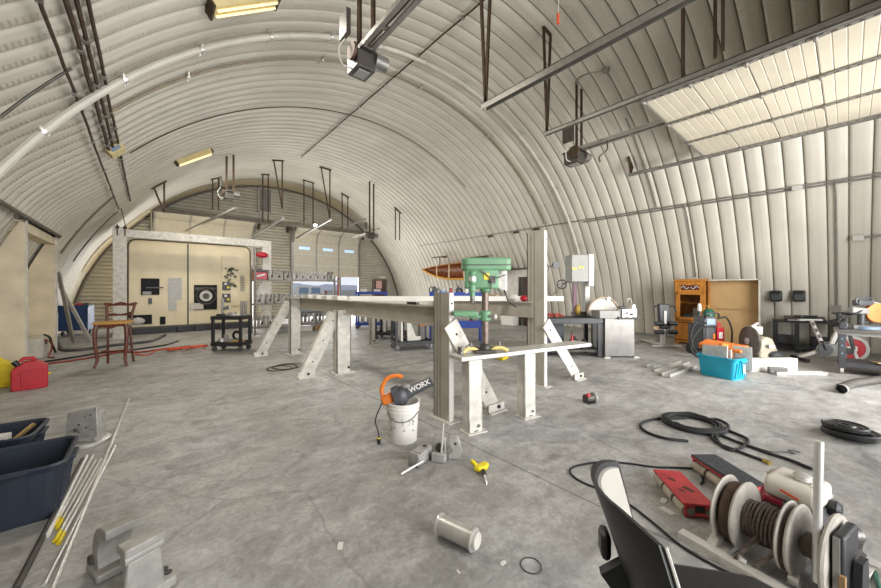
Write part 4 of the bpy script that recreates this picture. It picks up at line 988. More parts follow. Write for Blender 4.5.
# ================================================================ DRILL PRESS BENCH
BZ = RAD(-11.5); BO = V((2.44, 2.60, 0))
t = thing('press_bench', 'low aluminium bench on two channel legs carrying the green drill press', 'bench', BO, BZ)
MB().bb((.0, -.06, .755), (1.98, .20, .80)).build('top_plate', M['alu'], t, bevel=.006)
def bleg(x, y, h):
    o = channel(.175, .13, h).build('leg', M['white_worn'], t, loc=(x, y, 0), bevel=.004)
    MB().bb((-.11, -.10, 0), (.13, .08, .012)).build('foot_plate', M['white_worn'], o)
    MB().bb((-.075, -.072, .012), (.075, -.065, .13)).build('foot_bracket', M['white'], o, bevel=.003)
    MB().cyl((.03, -.085, .075), (.03, -.06, .075), .016, n=10).build('bolt', M['steel'], o); MB().bb((-.02, -.074, .02), (.03, -.07, .03)).build('slot', M['black'], o)
bleg(.17, .0, .755); bleg(.97, .05, .755)
# drill press
DPp = V((2.862, 2.615, .80)); t = thing('drill_press', 'green pillar drill press standing on the low aluminium bench', 'drill press', DPp, CA)   # local x = right in the photo
MB().cyl((0, 0, .02), (0, 0, .72), .038, n=24).build('column', mat('worn column steel', '75655c', .4, metal=.4, var=.3, scale=14), t)
mb = MB(); mb.bb((-.13, -.12, 0), (.11, .14, .035)); mb.lathe([(.07, .03), (.06, .07), (.042, .09)]); mb.build('base', M['dark_steel'], t, bevel=.008)
hd = MB(); hd.prism([(-.23, -.08), (-.05, -.11), (.14, -.09), (.16, .08), (-.05, .11), (-.23, .07)],   .80, 1.02, 'xy'); hd.lathe([(.06, .76), (.065, .86)]); hd.build('head', M['green'], t, loc=(0, 0, -.10), bevel=.02)
bc = MB(); bc.prism([(-.26, -.06), (-.22, -.11), (.22, -.11), (.28, -.06), (.28, .06), (.22, .11), (-.22, .11), (-.26, .06)], 1.0, 1.14, 'xy'); bc.build('belt_cover', M['green'], t, loc=(0, 0, -.10), bevel=.02)
MB().bb((-.25, -.118, 1.055), (.265, -.108, 1.065)).build('cover_seam', M['dark_steel'], t, loc=(0, 0, -.10))
mo = MB().cyl((.19, .0, .78), (.19, .0, 1.0), .055, n=20).build('motor', M['greylight'], t, loc=(0, 0, -.10)); MB().bb((.14, -.075, .80), (.21, -.05, .96)).build('motor_plate', M['white_worn'], mo)
MB().tube(smooth([(.2, -.05, .79), (.22, -.08, .72), (.25, -.06, .66), (.34, 0, .60)]), .008, 6).build('cable', M['black'], mo)
q_ = MB().lathe([(.03, .72), (.03, .76), (.042, .77), (.042, .84), (.03, .85), (.045, .86), (.045, .98), (.038, .99)], (-.15, -.07, 0)).build('spindle_quill', M['green'], t, loc=(0, 0, -.10))
MB().lathe([(.006, .62), (.012, .64), (.026, .66), (.026, .72)], (-.15, -.07, 0)).build('chuck', M['steel'], q_)
MB().lathe([(.028, .88), (.05, .885), (.05, .93), (.028, .935)], (-.15, -.075, 0)).build('collar', M['alu_bright'], q_)
hb = MB(); hb.lathe([(.03, -.13), (.035, -.10)], (.06, 0, .90), (0, 1, 0), 14)
for a_ in (20, 140, 260):
    hb.bar((.06, -.13, .90), (.06+.16*math.cos(RAD(a_)), -.14, .90+.16*math.sin(RAD(a_))), .012, .012)
hb.build('feed_handle', M['dark_steel'], t, loc=(0, 0, -.10))
MB().bb((-.03, -.118, .90), (.03, -.10, .97)).build('maker_plate', M['yellow'], t, loc=(0, 0, -.10)); MB().bb((.02, -.112, .86), (.10, -.09, .94)).build('switch', M['greydark'], t, loc=(0, 0, -.10), bevel=.005)
br = MB(); br.lathe([(.04, .34), (.06, .35), (.06, .45), (.04, .46)]); br.bb((-.18, -.03, .37), (-.03, .03, .41)); br.build('table_bracket', M['green'], t, bevel=.008)
MB().cyl((.03, -.05, .40), (.10, -.10, .40), .016, n=10).lathe([(.02, -.01), (.03, 0), (.02, .01)], (.10, -.1, .40), (.6, -.6, 0), 12).build('clamp_lever', M['alu_cast'], br_ if False else t)
MB().bb((-.36, -.12, .40), (-.09, .12, .455)).build('work_table', M['green'], t, bevel=.012)
for k, (dx, dy, lab) in enumerate(((-.17, -.10, 'left yellow hold-down clamp on the low bench'), (.15, -.03, 'right yellow hold-down clamp on the low bench'))):
    o = thing('hold_down_clamp', lab, 'clamp', on(DPp, CA, dx, dy, .80), CA+(.2 if k else .5))
    MB().tube(smooth([(-.10, 0, .015), (-.05, 0, .045), (0, 0, .05), (.05, 0, .04), (.10, 0, .012)]), .021, 8).build('body', mat('brass yellow', 'c9b46a', .45), o)
    MB().cyl((0, 0, .05), (0, 0, .12), .01, n=8).lathe([(.022, .085), (.022, .10), (.01, .10)]).build('bolt', M['steel'], o)
o = thing('machine_vise', 'small steel vise blocks at the left end of the low bench', 'vise', on(BO, BZ, .14, .12, .80), BZ); MB().bb((-.06, -.04, 0), (.08, .05, .03)).bb((-.05, -.035, .03), (-.02, .045, .075)).build('body', M['steel'], o, bevel=.004); MB().lathe([(.02, -.01), (.03, -.01), (.03, .01), (.02, .01)], (.05, 0, .06), (1, 0, .2), 14).build('ring', M['alu_bright'], o)
o = MB().bb((-.15, -.07, 0), (.15, .07, .05)).build('battery_tool', M['yellow'], loc=G(503, 359), rz=.3, bevel=.015); tag(o, 'small yellow tool on the floor behind the low bench', 'tool')

# ================================================================ BUCKET AND BLOWER
BK = V((1.93, 2.86, 0)); t = thing('bucket', 'white plastic bucket on the floor with the orange blower resting in it', 'bucket', BK, CA)
MB().lathe([(.128, 0), (.135, .004), (.148, .26), (.152, .30), (.163, .302), (.163, .318), (.155, .32), (.156, .335), (.165, .337), (.165, .352), (.158, .355), (.160, .375), (.166, .378), (.166, .388), (.155, .39), (.150, .30), (.13, .012), (.01, .01)], n=36).build('pail', M['white_clean'], t)
mb = MB()
for i in range(14):
    a_ = RAD(-150+random.random()*120); z = .08+random.random()*.18; mb.box((.146*math.cos(a_), .146*math.sin(a_), z), (.006, random.uniform(.004, .012), random.uniform(.01, .05)), (random.uniform(-1, 1), 0, a_))
mb.build('scuff_marks', M['grey'], t)
MB().tube([(.158*math.cos(RAD(a_)), .158*math.sin(RAD(a_))-.0, .33-.10*math.sin(RAD(a_-180))*1.0) for a_ in range(180, 361, 12)], .004, 6).build('bail_handle', M['steel'], t)
t = thing('leaf_blower', 'orange and grey handheld leaf blower lying in the white bucket', 'blower', on(BK, CA, -.02, -.02, .44), CA)
dr = V((.86, .05, .40)).normalized()
ax_ = lambda k: dr*k
b1 = MB(); b1.tube([ax_(.06), ax_(.12), ax_(.30), ax_(.34)], [.062, .055, .047, .05], 18); b1.build('nozzle', M['greydark'], t)
b2 = MB(); b2.ball((0, 0, 0), (.085, .09, .10), 18); b2.lathe([(.085, -.035), (.105, -.03), (.105, .03), (.085, .035)], (-.03, 0, 0), (.86, .05, .4), 24); b2.build('fan_housing', M['greydark'], t)
b3 = MB(); b3.ball((0, 0, .0), (.05, .035, .025), 12, Matrix.Translation((.05, -.01, .10))); b3.build('tube_release', M['grey'], t)
MB().box((-.125, -.01, -.02), (.13, .10, .10), (0, -.4, 0)).build('motor_cover', M['orange'], t, bevel=.025)
MB().tube(smooth([(-.17, -.01, .0), (-.19, -.01, .07), (-.14, -.01, .17), (-.05, -.01, .205), (.02, -.01, .19)]), [.020]*25, 10).build('handle', M['orange'], t)
MB().tube(smooth([(-.17, -.02, -.03), (-.20, -.04, -.10), (-.24, -.06, -.22), (-.21, -.06, -.34), (-.205, -.07, -.43)]), .007, 6).build('power_cord', M['black'], t)
MB().lathe([(.008, .05), (.02, .03), (.02, 0), (.014, -.02)], (-.205, -.07, -.42), (0, 0, 1), 12).build('plug', M['black'], t); MB().ring((-.205, -.07, -.385), .012, .008).build('plug_band', M['yellow'], t)
def text_mesh(s, size, name, m, parent, mx, ext=.001):
    c = bpy.data.curves.new(name+'_curve', 'FONT'); c.body = s; c.size = size; c.extrude = ext; c.align_x = 'CENTER'; c.align_y = 'CENTER'; c.offset = size*.03
    tmp = bpy.data.objects.new('tmp', c); COL.objects.link(tmp)
    dg = bpy.context.evaluated_depsgraph_get(); me = bpy.data.meshes.new_from_object(tmp.evaluated_get(dg))
    bpy.data.objects.remove(tmp); bpy.data.curves.remove(c)
    me.materials.clear(); me.materials.append(m); o = bpy.data.objects.new(name, me); COL.objects.link(o); o.parent = parent; o.matrix_local = mx; return o
zx = dr; ny = V((0, -1, 0)); up = zx.cross(ny)*-1; ny = (ny-zx*ny.dot(zx)).normalized(); up = ny.cross(zx)
nd = (ny*.92+V((0,0,1))*.38); nd = (nd-zx*nd.dot(zx)).normalized(); up2 = nd.cross(zx)
Rm = Matrix((zx, up2, nd)).transposed().to_4x4(); Rm.translation = dr*.212+nd*.0585
text_mesh('WORX', .068, 'lettering', M['white_clean'], t, Rm)

# ================================================================ FLOOR PARTS NEAR THE BUCKET
g = V((1.72, 2.36, 0)); t = thing('casting', 'open-sided aluminium casting with a rod, leftmost of the three by the bucket', 'casting', G(421, 461), RAD(-70))
mb = MB(); mb.bb((-.05, -.12, 0), (.05, .12, .02)); mb.bb((-.05, -.12, 0), (-.035, .12, .10)); mb.bb((.035, -.12, 0), (.05, .12, .10)); mb.bb((-.05, .10, 0), (.05, .12, .10)); mb.bb((-.05, -.12, .0), (.05, -.10, .12)); mb.bb((-.05, -.06, .09), (.05, .12, .105)); mb.build('body', M['alu_cast'], t, bevel=.006)
MB().cyl((.0, .06, .11), (.0, .06, .113), .02, n=12).build('hole', M['dark_steel'], t)
iv = t.matrix_basis.inverted(); MB().cyl(iv @ G(423, 461, .05), iv @ G(401, 474, .011), .010, n=10).build('rod', M['alu_bright'], t)
t = thing('casting', 'aluminium casting with an upright rod, in the middle of the three by the bucket', 'casting', G(440, 459), RAD(-55))
mb = MB(); mb.bb((-.06, -.07, 0), (.06, .03, .05)); mb.prism([(-.05, .04), (.05, .04), (.05, .17), (.03, .19), (.03, .10), (-.03, .10), (-.03, .19), (-.05, .17)], .0, .05); mb.bb((-.06, -.07, .05), (.06, -.03, .075)); mb.build('body', M['alu_cast'], t, bevel=.006)
MB().lathe([(.025, -.01), (.04, -.01), (.04, .01), (.025, .01)], (0, .0, .10), (0, 1, 0), 16).build('bore', M['dark_steel'], t); MB().cyl((.02, -.03, .05), (.03, -.0, .32), .010, n=10).build('rod', M['alu_bright'], t)
t = thing('casting', 'curved tapering aluminium casting, rightmost of the three by the bucket', 'casting', G(454, 457), RAD(-40))
mb = MB(); mb.prism([(-.05, 0), (.05, 0), (.065, .08), (.05, .16), (.03, .18), (-.04, .18), (-.055, .15), (-.02, .08), (-.055, .04)], -.05, .05); mb.build('body', M['alu_cast'], t, bevel=.008)
MB().cyl((.01, -.055, .14), (.01, -.045, .14), .012, n=10).build('hole', M['dark_steel'], t)
t = thing('bar_clamp', 'yellow and black hand tool with a bright tip lying on the floor', 'tool', G(481, 472), RAD(10))
MB().prism([(-.05, -.02), (.03, -.045), (.075, -.03), (.08, .02), (.02, .03), (-.03, .045), (-.06, .03)], .02, .06, 'xy').build('handle', M['yellow'], t, bevel=.012)
MB().bar((-.02, .03, .05), (-.01, .09, .07), .03, .03).build('jaw', M['yellow'], t, bevel=.008)
MB().bar((.0, -.01, .03), (-.07, -.08, .025), .035, .03).build('grip', M['black'], t, bevel=.01); MB().tube([(-.06, -.07, .025), (-.12, -.13, .015), (-.14, -.15, .01)], [.014, .009, .003], 10).build('tip', M['alu_bright'], t)
MB().cyl((.05, .06, .01), (.10, .13, .012), .008, n=8).build('stem', M['steel'], t)
p, q = V((1.358, 1.612, .0)), V((1.425, 1.375, .0)); d = (q-p); t = thing('canister', 'flanged aluminium cylinder lying on its side on the bare floor', 'cylinder', ((p+q)/2)+V((0, 0, .062)), math.atan2(d.y, d.x))
h = d.length/2
MB().lathe([(.02, -h), (.050, -h), (.055, -h+.006), (.055, h-.012), (.02, h-.012)], axis=(1, 0, 0), n=32).build('barrel', M['alu'], t)
for x in (-h+.002, h-.014): MB().lathe([(.05, x-.005), (.062, x-.005), (.062, x+.006), (.05, x+.006)], axis=(1, 0, 0), n=32).build('flange', M['alu_bright'], t)
MB().lathe([(.045, h-.012), (.045, h+.012), (.04, h+.016), (.001, h+.016)], axis=(1, 0, 0), n=28).build('end_cap', M['white'], t)
t = thing('small_motor', 'small dark electric motor on the open floor right of the braced posts', 'motor', G(593, 403)+V((0, .03, .06)), RAD(-20))
MB().cyl((-.09, 0, 0), (.03, 0, .0), .055, n=18).build('body', M['dark_steel'], t); MB().lathe([(.02, 0), (.065, .0), (.07, .02), (.055, .05)], (.03, 0, 0), (1, 0, 0), 16).build('end_bell', M['grey'], t); MB().cyl((.08, 0, 0), (.14, -.02, -.01), .012, n=8).build('shaft', M['steel'], t); MB().bb((-.08, -.06, -.06), (.03, .06, -.045)).build('foot', M['black'], t); MB().ball((-.07, -.03, .05), (.03, .03, .03), 8).build('knob', M['red'], t)
tag(MB().ring((0,0,.004), .055, .003, n=28, m=5).build('wire_ring', M['dark_steel'], loc=G(531, 566)), 'thin wire ring lying flat on the bare floor', 'ring')
t = thing('wire_coil', 'thin loose wire coil on the floor between the white braced legs', 'wire', G(285, 368))
mb = MB()
for k in range(4): mb.ring((.06*k-.1, .03*k, .008), .22+.03*(k % 2), .006, (random.uniform(-.02, .02), 0, 1), 30, 5)
mb.build('loops', M['rust'], t)
for k, (x, y_, s) in enumerate(((503, 563, .02), (340, 546, .03), (700, 505, .03), (664, 501, .035), (668, 511, .045), (325, 380, .05), (352, 421, .02), (458, 572, .012))):
    tag(MB().prism([(-s, -s*.5), (s*.8, -s*.6), (s, s*.3), (0, s*.5), (-s*.9, s*.4)], 0, .004, 'xy').build('paper_scrap', M['white_clean'], loc=G(x, y_), rz=k*1.1), ['small white scrap beside the wire ring', 'pale scrap on the floor left of the lying cylinder', 'white flake beside the lower red skate', 'white flake near the back of the office chair', 'larger white flake left of the lower red skate', 'white flake by the foot of the near white brace', 'white flake on the floor left of the bucket', 'tiny white fleck near the bottom of the picture'][k], 'scrap')

# ================================================================ LEFT FOREGROUND
def tote(label, loc, rz, L_, W, H, m='navy'):
    t = thing('storage_tote', label, 'tote', loc, rz); th = .008; fl = .045
    mb = MB(); n = 6
    def ringp(l, w, z, r):
        out = []
        for cx, cy, a0 in ((l/2-r, w/2-r, 0), (-l/2+r, w/2-r, 90), (-l/2+r, -w/2+r, 180), (l/2-r, -w/2+r, 270)):
            for i in range(n+1): a_ = RAD(a0+90*i/n); out.append((cx+r*math.cos(a_), cy+r*math.sin(a_), z))
        return out
    rings = [ringp(L_-2*fl, W-2*fl, 0, .06), ringp(L_-fl*.6, W-fl*.6, H-.05, .07), ringp(L_, W, H-.045, .07), ringp(L_+.03, W+.03, H-.01, .08), ringp(L_, W, H, .08), ringp(L_-fl*.7, W-fl*.7, H-.012, .06), ringp(L_-2*fl-.01, W-2*fl-.01, .012, .05)]
    N = len(rings[0]); vs = [p for r in rings for p in r]; fs = []
    for j in range(len(rings)-1):
        for i in range(N): i2 = (i+1) % N; fs.append((j*N+i, j*N+i2, (j+1)*N+i2, (j+1)*N+i))
    fs.append(tuple(range(N-1, -1, -1))); fs.append(tuple((len(rings)-1)*N+i for i in range(N)))
    mb.add(vs, fs); mb.build('tub', M[m], t)
    for i in range(5): MB().bar((L_/2-fl-.002, -W*.3+i*W*.15, .03), (L_/2-fl*.3, -W*.3+i*W*.15, H-.07), .025, .02, up=(0, 1, 0)).build('stiffening_rib', M[m], t)
    for x in (-L_*.34, L_*.34, -L_*.24, L_*.24): MB().bar((x, -W/2+fl, .08), (x*.97, -W/2+fl*.4, H-.06), .014, .014).build('stiffening_rib', M[m], t)
    for s in (-1, 1): MB().bb((s*L_/2-.02, -.09, H-.06), (s*L_/2+.03, .09, H-.035)).build('handle', M[m], t, bevel=.006)
    for x in (-L_*.3, L_*.28): MB().bb((x-.06, -W/2-.022, H-.02), (x+.06, -W/2-.008, H+.004)).build('rim_lug', M[m], t)
    return t
T1 = V((-.90, 3.61, 0)); tote('large open navy tote, nearest at the left edge', T1, 0, .95, .57, .365)
tag(MB().prism([(-.14, -.09), (.12, -.06), (.15, .08), (-.08, .10)], 0, .02, 'xy').build('scrap_sheet', M['ply'], loc=(-.78, 3.5, .17), rot=(.15, -.1, .4)), 'pale scrap lying inside the nearest navy tote', 'scrap')
tag(MB().bb((-.40, -.2, 0), (.36, .2, .15)).build('rag_pile', M['black_soft'], loc=(-.92, 3.62, .012), bevel=.04), 'dark rags filling the bottom of the nearest navy tote', 'rags')
T2 = V((-1.12, 4.38, 0)); tote('smaller open navy tote standing behind the nearest one', T2, RAD(-3), .86, .5, .36)
tag(MB().bb((-.22, -.03, 0), (.22, .03, .27)).build('white_board', M['white'], loc=(-1.05, 4.27, .10), rz=-.15), 'white board standing in the smaller navy tote', 'board')
tag(MB().bar((-.1, -.1, .02), (.22, .16, .30), .03, .02).build('wood_stick', M['ply'], loc=(-.98, 4.4, .03)), 'thin wooden stick poking up in the smaller navy tote', 'stick')
# upright block casting
t = thing('casting', 'tall flat-faced aluminium casting on a round foot behind the navy totes', 'casting', (-.48, 4.80, 0), RAD(-32))
MB().prism([(-.12, .0), (.16, .0), (.15, .36), (.02, .345), (-.10, .31)], -.06, -.02).build('face_plate', M['alu_cast'], t, bevel=.006)
mb = MB(); mb.prism([(-.12, -.02), (.15, -.02), (.12, .10), (.0, .16), (-.10, .12)], .0, .30, 'xy'); mb.build('body', M['alu_cast'], t, bevel=.02)
MB().lathe([(.17, 0), (.175, .005), (.175, .03), (.16, .035)], (.02, .0, 0), n=30).build('foot_disc', M['alu'], t)
MB().bb((-.11, -.085, .05), (.155, -.06, .085)).build('ledge', M['alu_cast'], t, bevel=.004)
mb = MB()
for x, z, r in ((.10, .29, .012), (.05, .27, .010), (.0, .20, .016), (.06, .17, .012), (.11, .15, .008), (.0, .13, .012)): mb.cyl((x, -.063, z), (x, -.058, z), r*.6, n=10)
mb.build('bolt_holes', M['dark_steel'], t); MB().cyl((-.02, -.075, .15), (-.02, -.055, .15), .018, n=12).build('stud', M['steel'], t)
# rods
def rod(label, a_, b_, m='alu_bright', r=.011, tip=None):
    p, q = G(*a_, r), G(*b_, r); t = thing('metal_rod', label, 'rod', p, group=None)
    MB().cyl((0,0,0), q-p, r, n=12).build('bar', M[m], t)
    if tip: d_ = (q-p).normalized(); MB().cyl((q-p)-d_*.10, (q-p)+d_*.002, r*1.06, n=12).build('painted_end', M[tip], t)
rod('longest aluminium rod, reaching farthest back on the floor beside the totes', (129, 399), (51, 592), r=.012)
rod('second longest aluminium rod, just left of the longest one at its near end', (115, 446), (44.5, 585))
rod('aluminium rod with a yellow end, right of the pair with yellow ends', (106, 456), (58.5, 543), tip='yellow')
rod('aluminium rod with a yellow end, left of the pair with yellow ends', (101, 459), (55, 541), tip='yellow')
rod('short aluminium rod, middle of the bundle, with a small yellow end', (96, 460), (57.5, 528), tip='yellow', r=.009)
rod('short aluminium rod with a yellow end, just left of the middle of the bundle', (93, 455), (55, 526), tip='yellow', r=.009)
rod('aluminium rod with a white and blue end, leftmost bright one of the bundle', (86.5, 456), (47, 536), tip='white_clean', r=.013)
rod('dark steel bar lying leftmost of the rods beside the nearest tote', (83, 459), (15, 590), m='dark_steel', r=.016)
# foreground brackets
def bracket(label, loc, rz, m):
    t = thing('machine_bracket', label, 'bracket', loc, rz); k = M[m]
    fl_ = MB(); fl_.prism([(-.13, -.05), (.13, -.05), (.15, -.02), (.15, .07), (.10, .09), (-.10, .09), (-.15, .07), (-.15, -.02)], 0, .05, 'xy'); fl_.build('base_flange', k, t, bevel=.008)
    mb = MB(); mb.prism([(-.085, .04), (.085, .04), (.065, .24), (-.065, .24)], -.045, .0); mb.prism([(-.07, .04), (.07, .04), (.03, .24), (-.03, .24)], .0, .05); mb.build('upright', k, t, bevel=.01)
    MB().cyl((-.075, -.02, .248), (.075, -.02, .248), .028, n=16).build('saddle', k, t)
    MB().bb((-.08, -.055, .268), (.08, .035, .305)).build('top_block', k, t, bevel=.006)
    for x, y_ in ((.115, .045), (.115, .005), (-.115, .045), (-.115, .005)): MB().lathe([(.010, .046), (.018, .046), (.018, .054), (.010, .054)], (x, y_, 0), n=14).build('bolt_hole', M['black'], t)
    return t
bracket('pale aluminium bracket casting with a block top, nearest at the bottom left', (-.03, 2.20, 0), RAD(22), 'alu_cast')
t = thing('machine_bracket', 'dark curved bracket casting standing just behind the pale one at the bottom left', 'bracket', (-.135, 2.53, 0), CA-RAD(32))
poly = smooth([(-.07, .0, 0), (-.095, .08, 0), (-.085, .17, 0), (-.03, .245, 0), (.06, .275, 0)], 5)+[V((.115, .28, 0)), V((.115, .235, 0))]+smooth([(.07, .225, 0), (.01, .18, 0), (-.015, .11, 0), (.0, .04, 0), (.03, .0, 0)], 5)
MB().prism([(p.x, p.y) for p in poly], -.07, .07).build('curved_arm', M['alu_cast'], t, bevel=.008)
MB().bb((-.12, -.09, 0), (.06, .09, .045)).build('base_flange', M['alu_cast'], t, bevel=.01)
for y_ in (-.085, .05): MB().bb((-.13, y_, .0), (-.07, y_+.035, .075)).build('lug', M['dark_steel'], t, bevel=.01)
# ================================================================ BAND SAW AND GRINDER BENCH
c0 = V((7.55, 3.41, 0)); rzb = CA+RAD(3)
t = thing('machine_bench', 'long black-topped bench with a bare steel cabinet end under the grey band saw', 'bench', c0, rzb)
MB().bb((0, 0, .03), (.66, .62, .86)).build('cabinet', M['steel'], t, bevel=.006)
for x in (-.03, .62): MB().bb((x, -.05, 0), (x+.12, .02, .03)).build('foot', M['alu'], t)
MB().bb((.66, .2, .05), (.72, .26, .80)).build('side_post', M['white'], t)
MB().bb((-1.42, .04, .74), (.05, .78, .86)).build('bench_top', M['black_metal'], t, bevel=.008)
MB().bb((-1.30, .45, .03), (-.72, .75, .74)).build('motor_cabinet', M['navy'], t, bevel=.01)
for x, y_ in ((-1.38, .1), (-.12, .06), (-1.38, .70), (-.12, .7)): MB().bb((x, y_, 0), (x+.09, y_+.06, .74)).build('leg', M['black_metal'], t)
MB().bb((-1.3, .12, .12), (-.1, .7, .16)).build('lower_shelf', M['dark_steel'], t)
def bench_at(dx, dy, z): return on(c0, rzb, dx, dy, z)
for k, (x, y_, s, m, lab) in enumerate(((-.55, .3, (.22, .2, .24), 'dark_steel', 'dark machine part on the lower shelf of the black bench, at the right'), (-.30, .35, (.2, .22, .18), 'greydark', 'grey box on the lower shelf of the black bench, next to the steel cabinet'), (-.62, .25, (.06, .06, .34), 'red', 'red bottle standing on the lower shelf of the black bench'))):
    o = thing('shelf_item', lab, 'item', bench_at(x, y_, .16), rzb); MB().lathe([(s[0]*.5, 0), (s[0]*.55, s[2]*.2), (s[0]*.45, s[2]*.8), (s[0]*.15, s[2])], n=14).build('body', M[m], o); MB().cyl((0, 0, s[2]*.95), (0, 0, s[2]*1.15), s[0]*.2, n=10).build('cap', M['black'], o)
# band saw
t = thing('band_saw', 'grey vertical band saw with yellow lettered wheel box, standing on the black bench', 'saw', bench_at(-.40, .42, .86), rzb)
MB().bb((-.16, -.02, .80), (.23, .34, 1.42)).build('wheel_box', M['grey'], t, bevel=.012)
MB().bb((.23, -.03, .70), (.36, .34, 1.44)).build('side_cover', M['greylight'], t, bevel=.012)
MB().bb((.24, .16, 0), (.36, .32, .82)).build('frame_column', M['greylight'], t, bevel=.01)
MB().bb((-.04, .1, .02), (.24, .3, .10)).build('table', M['dark_steel'], t)
w_ = MB().box((-.04, .1, .44), (.09, .05, .74)).build('blade_guide', M['maroon'], t, bevel=.006); MB().ball((0.02, .06, .16), (.07, .05, .12), 10).build('guard', mat('worn brass', '9a7b32', .5), w_); MB().bb((-.15, .05, .78), (.3, .3, .80)).build('box_base', M['dark_steel'], t)
lg = MB()
for k in range(4): lg.box((-.13+k*.062+(.03 if k > 1 else 0), -.024, 1.10+(.03 if k > 1 else 0)), (.045, .006, .05), (0, -.2, 0))
lg.build('yellow_lettering', M['yellow'], t)
w_ = MB().ring((-.40, -.05, .74), .10, .013, (.3, 1, 0), 24).build('hand_wheel', M['black'], t); MB().bar((-.50, -.05, .74), (-.30, -.05, .74), .015, .015).bar((-.4, -.05, .64), (-.4, -.05, .84), .015, .015).cyl((-.4, -.05, .74), (-.22, .05, .80), .014).build('spokes', M['black'], w_)
MB().tube([(-.42, -.06, .70), (-.62, -.12, .52), (-.76, -.14, .42)], .010, 8).ball((-.78, -.14, .41), .032, 10).build('lever', M['dark_steel'], t)
o = thing('task_light', 'twin black lamp heads reaching up behind the bench, left of the band saw', 'lamp', bench_at(-1.10, .55, .86), rzb)
MB().tube(smooth([(0, 0, 0), (.05, 0, .5), (-.02, 0, .85), (.05, -.02, 1.10), (.06, -.02, 1.16)]), .009, 6).build('arm', M['black'], o)
for s in (-1, 1):
    h_ = MB().lathe([(.03, -.05), (.06, -.04), (.085, .05), (.06, .05)], (.06+s*.13, -.05, 1.18), (s*.25, -1, -.1), 16).build('lamp_head', M['black'], o); MB().lathe([(.001, .045), (.055, .045)], (.06+s*.13, -.05, 1.18), (s*.25, -1, -.1), 16).build('lens', M['greylight'], h_)
MB().bar((-.08, -.02, 1.16), (.2, -.02, 1.16), .02, .02).build('crossbar', M['black'], o)
# grinder
t = thing('surface_grinder', 'grinder with a big pale half-round wheel guard on the steel cabinet end of the bench', 'grinder', bench_at(.16, .20, .86), rzb)
gd = MB(); pr = [(-.36, .05)]+[(-.02+.34*math.cos(RAD(a_)), .08+.34*math.sin(RAD(a_))) for a_ in range(180, -1, -12)]+[(.32, .05)]
gd.prism(pr, .12, .22); gd.build('wheel_guard', M['white'], t, bevel=.01)
rg = MB(); rg.tube([(-.02+.36*math.cos(RAD(a_)), .12, .08+.36*math.sin(RAD(a_))) for a_ in range(180, -1, -10)], .025, 8); rg.build('guard_band', mat('tan guard band', 'a5917c', .5), t)
MB().lathe([(.01, -.02), (.035, -.02), (.035, .02), (.01, .02)], (.08, .09, .42), (0, 1, 0), 14).build('guard_nut', M['alu_bright'], t)
MB().bb((-.30, -.24, .0), (.22, .10, .17)).build('water_tray', M['grey'], t, bevel=.008)
hd = MB(); hd.bb((.18, -.28, .03), (.50, -.12, .20)); hd.prism([(.40, .2), (.50, .2), (.47, .30), (.43, .30)], -.26, -.14); hd.build('cross_slide', M['alu_bright'], t, bevel=.006)
kn = MB(); 
for x, z, r in ((.22, .10, .02), (.29, .12, .025), (.38, .09, .03), (.45, .12, .02)): kn.lathe([(.004, -.03), (r, -.02), (r, .02), (.004, .02)], (x, -.29, z), (0, 1, 0), 14)
kn.build('dials', M['dark_steel'], t)
MB().cyl((.10, -.25, .01), (.56, -.26, .01), .028, n=12).cyl((.56, -.26, .01), (.66, -.27, .0), .014, n=8).build('feed_screw', M['dark_steel'], t)
MB().cyl((.14, -.22, .24), (.30, -.2, .23), .03, n=12).build('spindle', M['black_metal'], t); MB().tube(smooth([(.44, -.2, .30), (.42, -.2, .40), (.36, -.2, .43), (.33, -.2, .36)]), .008, 6).build('hose', M['greylight'], t)
for k, (x, y_, m, lab) in enumerate(((-1.2, .2, 'cablered', 'tangle of red hoses at the left end of the black bench top'), (-.95, .15, 'cablered', 'second tangle of red hoses on the black bench top, nearer the saw'), (-1.08, .3, 'black_soft', 'black cable tangle on the left of the black bench top'))):
    mb = MB(); pts = [(random.uniform(-.2, .2), random.uniform(-.08, .08), .02+random.random()*.08) for i in range(9)]; mb.tube(smooth(pts, 5), .014, 6)
    tag(mb.build('hose_tangle', M[m], loc=bench_at(x, y_, .862), rz=rzb), lab, 'hose')

# ================================================================ RIGHT WALL: doorway, canoe
p = AX(505, 300, 11.55); y1 = AX(505, 300, 11.55).y; y0 = AX(532, 300, 11.55).y; zt = AX(505, 270.5, 11.55).z
t = thing('door_surround', 'white boxed doorway with a brown door inside on the right wall', 'doorway', (11.55, y0, 0)); Wd = y1-y0
yb0 = AX(527.5, 300, 11.55).y-y0; yb1 = AX(517, 300, 11.55).y-y0; zt2 = AX(520, 277, 11.55).z
MB().bb((0, 0, 0), (.10, yb0, zt)).bb((0, yb1, 0), (.10, Wd, zt)).bb((0, yb0, zt2), (.10, yb1, zt)).build('frame', M['white'], t)
MB().bb((-.03, -.04, zt), (.5, Wd+.04, zt+.06)).bb((.1, 0, 0), (.55, .06, zt)).bb((.1, Wd-.06, 0), (.4, Wd, zt)).build('hood', M['trim'], t)
MB().bb((.14, yb0, 0), (.18, yb0+(yb1-yb0)*.6, zt2)).build('door_leaf', M['brown_door'], t); MB().bb((.42, yb0+(yb1-yb0)*.5, 0), (.47, Wd, zt)).build('inner_wall', M['greylight'], t)
MB().bb((-.25, yb1, 0), (0, Wd, .75)).build('low_panel', M['white_clean'], t)
